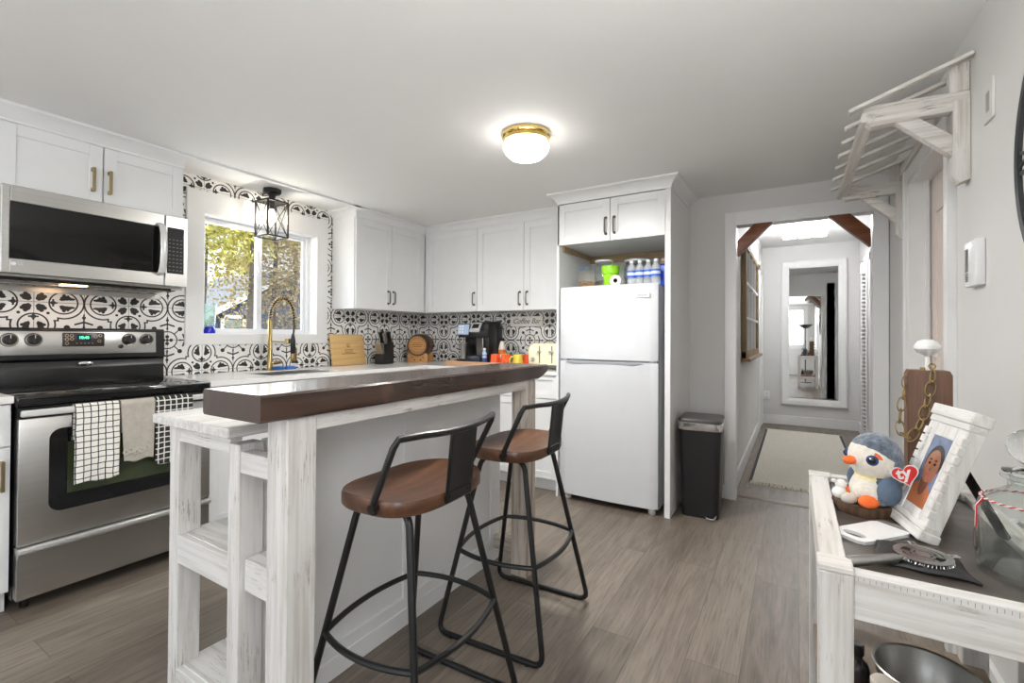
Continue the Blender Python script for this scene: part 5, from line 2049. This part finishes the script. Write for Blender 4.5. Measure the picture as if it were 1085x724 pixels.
t = thing('mini_cutting_board', 'small white plastic board with cut-out grip lying on the console table', 'cutting board', (3.558, .738, TT), math.radians(50))
prof = rrect(.088, .040, .022, 6)
b = MB()
hole = [(-.058 + .014 * math.cos(a), .024 * math.sin(a)) for a in (2 * PI * i / 28 for i in range(28))]
outer = []
for i in range(28):
    a = 2 * PI * i / 28
    hx, hy = math.cos(a), math.sin(a)
    cx = -.03
    k = 1e9
    if hx > 1e-6: k = min(k, (.088 - cx) / hx)
    if hx < -1e-6: k = min(k, (-.088 - cx) / hx)
    if abs(hy) > 1e-6: k = min(k, .04 / abs(hy))
    px, py = cx + hx * k, hy * k
    # soften the corners
    r = .018
    qx, qy = abs(px) - (.088 - r), abs(py) - (.04 - r)
    if qx > 0 and qy > 0:
        L = math.hypot(qx, qy)
        if L > r:
            px = math.copysign(.088 - r + qx / L * r, px)
            py = math.copysign(.04 - r + qy / L * r, py)
    outer.append((px, py))
tor = []
for loop, z in ((outer, .0), (outer, .007), (hole, .007), (hole, .0)):
    tor.append([b.bm.verts.new((p[0], p[1], z)) for p in loop])
b.skin(tor, closed=True)
obj('board', b, M_WPLAST, t)
obj('grip_strip', MB().box(.066, .086, -.036, .036, .0071, .0085, .0005, 1), plain('board_grey', (120, 116, 112), .5), t)

t = thing('leather_pouch', 'flat black leather pouch under the cocktail strainer', 'pouch', (3.62, .60, TT))
def pch(u, v):
    c = [(-.066, .082), (.056, .074), (.072, -.044), (-.072, -.034)]
    x = (1 - u) * ((1 - v) * c[0][0] + v * c[3][0]) + u * ((1 - v) * c[1][0] + v * c[2][0])
    y = (1 - u) * ((1 - v) * c[0][1] + v * c[3][1]) + u * ((1 - v) * c[1][1] + v * c[2][1])
    e = min(u, 1 - u, v, 1 - v)
    return (x + .004 * math.sin(v * 7), y + .004 * math.sin(u * 9), .003 + .006 * min(1, e * 8) + .002 * math.sin(u * 6 + v * 4))
obj('flap', MB().grid(pch, 18, 16), plain('black_leather', (44, 43, 43), .55, bump=.3), t, solid=.005)

t = thing('cocktail_strainer', 'stainless cocktail strainer with perforated disc and coil lying on the black pouch', 'cocktail strainer', (3.622, .609, TT + .016))
b = MB()
nR = 56
for r0, r1, a0, a1 in ((.0, .012, 0, 360), (.016, .020, 20, 160), (.016, .020, 200, 340), (.024, .030, 0, 120), (.024, .030, 180, 300), (.034, .046, 0, 360), (.010, .036, -8, 8), (.010, .036, 112, 128), (.010, .036, 172, 188), (.010, .036, 292, 308)):
    k = max(2, int((a1 - a0) / 6))
    full = a1 - a0 == 360
    sec = []
    for i in range(k if full else k + 1):
        a = math.radians(a0 + (a1 - a0) * i / k)
        sec.append([b.bm.verts.new((r * math.cos(a), r * math.sin(a), z)) for r, z in ((max(r0, .0005), .003), (r1, .003), (r1, .0045), (max(r0, .0005), .0045))])
    b.skin(sec, closed=full)
obj('disc', b, M_STEEL, t)
pts = []
for i in range(26 * 9 + 1):
    f = i / (26 * 9)
    a = math.radians(-70 + 200 * f) - PI / 2
    c = Vector((math.cos(a), math.sin(a), 0))
    an = 2 * PI * 26 * f
    pts.append(c * (.042 + .004 * math.cos(an)) + Vector((0, 0, -.003 + .0045 * math.sin(an))))
obj('coil_spring', MB().tube(pts, .0011, 5), M_CHROME, t)
ha = Vector((-.125, -.094, -.004)).normalized()
pn = Vector((-ha.y, ha.x, 0))
b = MB()
b.tube([ha * .044, ha * .052, ha * .06, ha * .155, ha * .160], [.005, .006, .0095, .0105, .009], 14)
b.box(0, 0.0001, 0, .0001, 0, .0001)
obj('handle', b, M_STEEL, t)
obj('prong', MB().tube([(.040, .018, .004), (.056, .024, .004), (.058, .018, .004), (.044, .010, .004)], .002, 6).tube([(-.01, .044, .004), (-.012, .056, .004), (-.004, .057, .004), (.0, .045, .004)], .002, 6), M_CHROME, t)

# picture frame
lean = math.radians(19.5)
ff = thing('picture_frame', 'chalk-white wooden picture frame with notched sides holding a portrait photo', 'picture frame', (3.6366, .8107, TT), math.radians(-78.1))
Lm = Matrix.Rotation(-lean, 4, 'X')
fw2, fh = .0805, .298
M_FR = white_wood('z', 0, 'frame_white_wood')
b = MB(Lm)
ox, oz0, oz1 = .040, .058, .226
b.box(-fw2 + .002, -ox, -.016, .014, 0.002, fh - .03, .0015, 1).box(ox, fw2 - .002, -.016, .014, .002, fh - .03, .0015, 1)
b.box(-ox, ox, -.016, .014, .002, oz0, .0015, 1).box(-ox, ox, -.016, .014, oz1, fh - .03, .0015, 1)
obj('moulding', b, M_FR, ff)
z = .052
while z < .236:
    for s in (-1, 1):
        b = MB(Lm)
        x0, x1 = sorted((s * .058, s * (fw2 - .0005)))
        b.box(x0, x1, -.0205, -.008, z, z + .0172, .001, 1)
        obj('notched_block', b, M_FR, ff)
    z += .0212
b = MB(Lm)
b.box(-fw2 - .002, fw2 + .002, -.022, .016, fh - .026, fh, .002, 1)
b.box(-fw2 + .001, fw2 - .001, -.019, .014, fh - .042, fh - .026, .002, 1)
obj('cornice', b, white_wood('x', 0, 'frame_white_wood'), ff)
b = MB(Lm)
b.box(-fw2 - .002, fw2 + .002, -.022, .016, 0, .022, .002, 1).box(-fw2 + .001, fw2 - .001, -.019, .014, .022, .036, .002, 1)
obj('cornice', b, white_wood('x', 0, 'frame_white_wood'), ff)
b = MB(Lm)
b.box(-fw2 + .012, fw2 - .012, .0135, .017, .012, fh - .012)
obj('backing_board', b, M_DARK, ff)
b = MB()
b.bar((0, .09, .16), (0, .17, .003), .05, .004, up=(0, 1, 1))
obj('easel_strut', b, M_DARK, ff)
b = MatB('portrait_photo')
b.set(rough=.25)
tc = b.node('ShaderNodeTexCoord')
sp = b.node('ShaderNodeSeparateXYZ')
b.link(tc.outputs['Object'], sp.inputs[0])
# the print's own coordinates: u across, v up (object space is the leaning frame)
u = Ex(sp.outputs['X'])
v = Ex(sp.outputs['Z']) / math.cos(lean) - .142
nz = Ex(b.noise(tc.outputs['Object'], 22, 3))
bgc = b.ramp(nz.k, [(.3, lin((76, 90, 118))), (.7, lin((122, 134, 160)))])
skin, shade = lin((158, 108, 82)), lin((112, 74, 56))
col = b.mix(hyp((u - .004) / .92, (v - .030) / 1.06).lt(.037).k, bgc, lin((48, 36, 32)))
col = b.mix(hyp((u + .004) / 1.3, (v + .085) / 1.5).lt(.042).k, col, lin((176, 106, 66)))
col = b.mix((hyp(u / .5, (v + .02) / 1.0).lt(.034)).k, col, shade)
col = b.mix(hyp((u - .001) / .80, (v - .018) / 1.12).lt(.035).k, col, skin)
col = b.mix(hyp((u - .014) / .55, (v - .014) / 1.1).lt(.030).k, col, lin((146, 98, 74)))
for ex in (-.011, .011):
    col = b.mix(hyp((u - ex) / 1.5, v - .024).lt(.0032).k, col, lin((34, 24, 22)))
    col = b.mix(hyp((u - ex) / 2.2, v - .033).lt(.0024).k, col, lin((70, 46, 36)))
col = b.mix(hyp(u / .7, (v - .010) / 1).lt(.0042).k, col, shade)
col = b.mix(hyp(u / 2.3, v + .003).lt(.0042).k, col, lin((168, 84, 76)))
b.col(col)
obj('photograph', MB(Lm).box(-ox - .002, ox + .002, -.0145, -.012, oz0 - .002, oz1 + .002), b.m, ff, flat=True)

# apothecary jar
t = thing('apothecary_jar', 'large clear glass jar with ball stopper on the near corner of the console table', 'glass jar', (3.786, .640, TT))
b = MatB('jar_crystal')
b.set(trans=1, rough=.0, ior=1.45, color=(.97, .985, .98, 1))
M_JAR = clear('jar_clear_glass', (251, 253, 252), .01, .008)
R = .080
b2 = MB().lathe([(0, .0), (R * .93, .0), (R, .008), (R, .118), (R * .95, .134), (R * .8, .148), (.043, .160), (.036, .166), (.036, .178), (.046, .184), (.046, .190), (.034, .190), (.031, .168), (.04, .157), (R * .76, .143), (R * .9, .131), (R - .005, .116), (R - .005, .016), (R * .85, .010), (0, .010)], n=56)
obj('vessel', b2, M_JAR, t)
obj('stopper', MB().lathe([(0, .172), (.029, .172), (.030, .192), (.044, .194), (.044, .198), (.018, .203), (.014, .208), (.022, .214), (.034, .226), (.039, .242), (.036, .258), (.024, .271), (.01, .276), (0, .277)], n=48), b.m, t)
tw1, tw2 = [], []
for i in range(97):
    a = 2 * PI * i / 96
    p = Vector((R * .88 * math.cos(a), R * .88 * math.sin(a), .143 - .002))
    k = i * 2.2
    o_ = Vector((math.cos(a), math.sin(a), 0))
    tw1.append(p + o_ * (.0022 + .0012 * math.cos(k)) + Vector((0, 0, .0012 * math.sin(k))))
    tw2.append(p + o_ * (.0022 - .0012 * math.cos(k)) - Vector((0, 0, .0012 * math.sin(k))))
an = math.radians(188)
drop = [Vector((R * .9 * math.cos(an), R * .9 * math.sin(an), .143)), Vector(((R + .003) * math.cos(an), (R + .003) * math.sin(an), .125)), Vector(((R + .004) * math.cos(an), (R + .004) * math.sin(an), .085))]
o_ = Vector((0, .0014, 0))
M_TW = plain('white_twine', (232, 228, 224), .9)
tn = obj('twine', MB().tube(tw1, .0014, 5).tube([p + o_ for p in drop], .0016, 5), M_TW, t)
obj('red_strand', MB().tube(tw2, .0014, 5).tube([p - o_ for p in drop], .0016, 5), plain('red_twine', (186, 44, 48), .9), tn)
c = drop[-1]
b = MB().tube([c + Vector((0, .008 * math.cos(a), -.022 + .022 * math.sin(a))) for a in (2 * PI * i / 20 for i in range(20))], .0022, 6, True)
b.box(c.x - .002, c.x + .002, c.y - .005, c.y + .005, c.z - .038, c.z - .008, .001, 1)
obj('clasp', b, M_NICKEL, tn)

# wooden block with porcelain knob and chain
t = thing('wooden_hook_block', 'brown wooden block with white porcelain knob on top behind the picture frame', 'wooden block', (3.724, 1.128, TT))
M_BLK = wood('block_wood', 'z', (74, 46, 30), (122, 84, 56), .45, 10)
b = MB()
hx, hy, hz, c_ = .046, .035, .342, .026
pl0 = [(-hx, hy), (-hx, -hy + c_ * .6), (-hx + c_, -hy), (hx, -hy), (hx, hy)]
rings = [[b.bm.verts.new((p[0] * k, p[1] * k, z)) for p in pl0] for k, z in ((1, 0), (1, hz), (.90, hz + .012))]
b.skin(rings)
obj('block', b, M_BLK, t)
k = obj('knob', MB().lathe([(.008, .352), (.005, .360), (.005, .392), (.010, .397), (.022, .403), (.030, .414), (.030, .422), (.022, .434), (.010, .440), (0, .441)], n=32), plain('porcelain', (238, 237, 235), .12), t)
obj('screw_eye', MB().cyl((.006, -.02, .348), (.006, -.02, .362), .003, n=8).tube([(.006 + .007 * math.cos(a), -.022, .366 + .007 * math.sin(a)) for a in (2 * PI * i / 16 for i in range(16))], .002, 6, True).cyl((-.012, -.012, .352), (-.012, -.012, .362), .006, n=10), M_BRASS, t)

t = thing('brass_chain', 'brass link chain looping down the front of the wooden block', 'chain', (3.688, 1.088, .885))
path = [Vector(p) for p in ((3.729, 1.086, 1.098), (3.724, 1.080, 1.060), (3.718, 1.082, 1.026), (3.712, 1.082, .994), (3.702, 1.080, .954), (3.689, 1.080, .922), (3.674, 1.082, .898), (3.662, 1.092, .905), (3.658, 1.10, .937), (3.660, 1.105, .969), (3.666, 1.11, 1.002), (3.672, 1.115, 1.04), (3.680, 1.117, 1.084))]
org = Vector((3.688, 1.088, .885))
seg = [0]
for p, q in zip(path, path[1:]):
    seg.append(seg[-1] + (q - p).length)


def at(d):
    d = max(0, min(d, seg[-1] - 1e-5))
    i = max(j for j in range(len(seg) - 1) if seg[j] <= d)
    return path[i].lerp(path[i + 1], (d - seg[i]) / (seg[i + 1] - seg[i])) - org


pitch = .034
k = 0
d = 0
while d + pitch * .6 < seg[-1]:
    p, q = at(d - .004), at(d + pitch + .004)
    ax = (q - p).normalized()
    sd = ax.cross(Vector((0, 1, 0))).normalized()
    sd = Matrix.Rotation(math.radians(20 if k % 2 else 72), 4, ax) @ sd
    mid = (p + q) / 2
    L = (q - p).length / 2
    loop = [mid + ax * (L * math.cos(a)) + sd * (.0105 * math.sin(a)) for a in (2 * PI * i / 20 for i in range(20))]
    obj('link', MB().tube(loop, .0019, 7, True), M_BRASS, t)
    d += pitch
    k += 1

# on the lower shelf of the console
LS = .30
t = thing('mixing_bowl', 'wide stainless steel bowl on the lower shelf of the console table', 'bowl', (3.672, .855, LS))
obj('bowl', MB().lathe([(0, 0), (.05, 0), (.06, .004), (.082, .035), (.096, .075), (.1, .1), (.104, .102), (.1015, .104), (.097, .101), (.093, .076), (.079, .037), (.057, .008), (0, .004)], n=56), M_STEEL, t)
t = thing('cocktail_shaker', 'chrome cocktail shaker with cream lid in front of the steel bowl', 'cocktail shaker', (3.583, .775, LS))
obj('cup', MB().lathe([(0, 0), (.018, 0), (.020, .004), (.026, .085), (0, .086)], n=32), M_CHROME, t)
obj('lid', MB().lathe([(.0265, .084), (.0265, .094), (.022, .099), (0, .101)], n=32), plain('cream_lid', (214, 204, 190), .4), t)
t = thing('dark_bottle', 'dark glass bottle with capped neck at the left end of the lower shelf', 'bottle', (3.54, .86, LS))
obj('glass', MB().lathe([(0, 0), (.024, 0), (.027, .005), (.027, .06), (.022, .075), (.012, .085), (.012, .10), (0, .1)]), plain('smoked_glass', (44, 40, 40), .12), t)
obj('cap', MB().lathe([(.014, .095), (.015, .097), (.015, .118), (.012, .121), (0, .121)]), M_BLACK, t)
t = thing('steel_jigger', 'small polished steel cup resting beside the bowl rim', 'jigger', (3.700, .735, LS))
obj('cup', MB().lathe([(0, .0), (.022, 0), (.026, .006), (.014, .045), (.014, .05), (.027, .098), (.025, .098), (.011, .05), (0, .05)], n=32), M_CHROME, t)
obj('rim', MB().lathe([(.026, .097), (.0285, .099), (.026, .101)], n=32, cap=False), M_CHROME, t)
# ------------------------------------------------------------------ outside the sink window
GZ = -.5
struct('ground', MB().box(-40, -.17, -14, 40, GZ - .1, GZ), plain('leaf_litter_lawn', (128, 124, 84), .95, var=.3, scale=2), flat=True)
t = thing('blue_house', 'blue clapboard house with white fascia and window beyond the sink window', 'house', (-8.4, 6.6, GZ))
b = MatB('blue_clapboard')
b.set(rough=.7)
tc = b.node('ShaderNodeTexCoord')
sp = b.node('ShaderNodeSeparateXYZ')
b.link(tc.outputs['Object'], sp.inputs[0])
g = Ex.op('FRACT', Ex(sp.outputs['Z']) / .14)
b.col(b.mix(g.lt(.1).k, lin((66, 82, 120)), lin((48, 60, 92))))
obj('wall', MB().prism([(-1.9, 0), (1.9, 0), (1.9, 2.3), (.3, 3.2), (-1.9, 1.92)], 'x', -3, 0), b.m, t, flat=True)
M_ROOF = plain('grey_shingle', (150, 150, 150), .8, var=.2, scale=12)
b = MB()
b.bar((.25, -2.2, 1.78), (.25, .32, 3.26), .08, .14, up=(0, 0, 1)).bar((.25, 2.2, 2.16), (.25, .28, 3.26), .08, .14)
obj('fascia', b, M_TRIM, t)
b = MB()
b.prism([(-2.2, 1.78), (.3, 3.27), (2.2, 2.16), (2.2, 2.26), (.3, 3.38), (-2.2, 1.88)], 'x', -3.2, .28)
obj('roof', b, M_ROOF, t)
w_ = obj('window_frame', MB().box(0, .05, -1.25, -1.17, 1.5, 2.15).box(0, .05, -.73, -.65, 1.5, 2.15).box(0, .05, -1.25, -.65, 2.07, 2.15).box(0, .05, -1.25, -.65, 1.45, 1.55), M_TRIM, t)
obj('pane', MB().box(0, .02, -1.17, -.73, 1.55, 2.07), plain('house_pane', (120, 136, 140), .1), w_)
t = thing('white_house', 'white gabled house farther back beyond the blue house', 'house', (-15, 8.6, GZ))
obj('wall', MB().prism([(-1.6, 0), (1.6, 0), (1.6, 2.0), (0, 3.1), (-1.6, 2.0)], 'x', -3, 0), plain('white_siding', (226, 228, 230), .7), t, flat=True)
obj('roof', MB().prism([(-1.9, 1.85), (0, 3.15), (1.9, 1.85), (1.9, 2.0), (0, 3.32), (-1.9, 2.0)], 'x', -3.2, .25), M_ROOF, t)
obj('window', MB().box(0, .04, -.3, .3, 1.3, 2.0), plain('house_pane', (120, 136, 140), .1), t)


def tree(label, x, y, r, h, leaf_rgb, n, spread, z0, z1, seed, leaf=.11, dy=0):
    rnd = random.Random(seed)
    t = thing('tree', label, 'tree', (x, y, GZ), 0, 'trees beyond the sink window')
    b = MB()
    pts = [(0.02 * math.sin(k), .03 * math.sin(k * 1.7), h * k / 8) for k in range(9)]
    b.tube(pts, [r * (1.15 - .07 * k) for k in range(9)], 12)
    tips = []
    for k in range(16):
        z = rnd.uniform(z0, min(z1, h))
        a = rnd.uniform(0, 2 * PI)
        L = spread * rnd.uniform(.5, 1)
        p = Vector((0, 0, z))
        q = p + Vector((math.cos(a) * L * .5, math.sin(a) * L * .5, L * .12))
        s = p + Vector((math.cos(a) * L, math.sin(a) * L, L * .1))
        b.tube([p, q, s], [r * .22, r * .14, r * .05], 6)
        tips += [q, s, (q + s) / 2, (p + q) / 2]
    obj('trunk', b, plain('grey_bark_%d' % (r * 1000), (112, 102, 94), .9, var=.3, scale=14, bump=.8), t)
    bm = MB()
    for k in range(n):
        c = rnd.choice(tips) + Vector((rnd.gauss(0, .32), rnd.gauss(0, .32) + dy, rnd.gauss(0, .30)))
        d = Vector((rnd.gauss(0, 1), rnd.gauss(0, 1), rnd.gauss(0, 1))).normalized()
        e = d.cross(Vector((rnd.gauss(0, 1), rnd.gauss(0, 1), rnd.gauss(0, 1)))).normalized()
        L = leaf * rnd.uniform(.6, 1.2)
        f = d.cross(e) * L * .06
        bm.quad(c - d * L * .5, c + e * L * .28 + f, c + d * L * .5, c - e * L * .28 + f)
    mb = MatB('leaves_%d' % seed)
    mb.set(rough=.7, trans=0)
    v = mb.coord()
    c0, c1, c2 = leaf_rgb
    mb.col(mb.ramp(mb.noise(v, 3.2, 4, .7), [(.36, lin(c0)), (.5, lin(c1)), (.62, lin(c2))]))
    o = obj('foliage', bm, mb.m, t, flat=True)
    o['kind'] = 'stuff'


YG = ((150, 150, 52), (214, 206, 96), (240, 230, 160))
BR = ((150, 128, 80), (200, 176, 116), (226, 208, 156))
tree('leafy yellow-green tree at the left of the sink window view', -5.4, 3.55, .07, 5.2, YG, 5200, 1.5, 3.0, 5.0, 21, .085)
tree('yellow-green tree with the thick grey trunk left of the window mullion', -4.6, 3.98, .075, 5.6, YG, 3200, 1.4, 3.2, 5.4, 22, .085)
tree('slim autumn tree left of centre behind the insect screen', -5.0, 4.62, .05, 5.5, BR, 4200, 1.3, 1.4, 5.0, 23, .075)
tree('slim autumn tree in the middle of the insect screen', -6.0, 5.72, .05, 6.0, BR, 5200, 1.6, 1.0, 5.0, 24, .085)
tree('slim autumn tree at the right edge of the insect screen', -4.2, 4.72, .045, 5.5, BR, 2400, 1.2, 2.2, 5.0, 25, .07)
tree('tall far tree rising over the roofs beyond the houses', -19, 12.0, .25, 9.0, YG, 3000, 3.6, 2.5, 9.0, 26, .34)
tree('tall far autumn tree to the right beyond the houses', -17, 16.0, .25, 9.0, BR, 3000, 3.6, 1.8, 9.0, 27, .34)

# ------------------------------------------------------------------ every thing's own base becomes its origin
for o in list(COL.objects):
    if o.type == 'EMPTY' and o.get('category') and o.location.length < 1e-6 and not o.parent:
        lo, hi = Vector((1e9,) * 3), Vector((-1e9,) * 3)
        fam = []
        for c in o.children:
            fam.append(c)
            fam += list(c.children)
        for c in fam:
            for q in c.bound_box:
                for i in range(3):
                    lo[i], hi[i] = min(lo[i], q[i]), max(hi[i], q[i])
        cc = Vector(((lo.x + hi.x) / 2, (lo.y + hi.y) / 2, lo.z))
        for c in fam:
            c.data.transform(T(*(-cc)))
        o.location = cc
    elif o.type == 'MESH' and o.get('category') and o.location.length < 1e-6 and not o.parent:
        q = [Vector(c) for c in o.bound_box]
        cc = Vector((sum(p.x for p in q) / 8, sum(p.y for p in q) / 8, min(p.z for p in q)))
        o.data.transform(T(*(-cc)))
        for c in o.children:
            c.data.transform(T(*(-cc)))
        o.location = cc
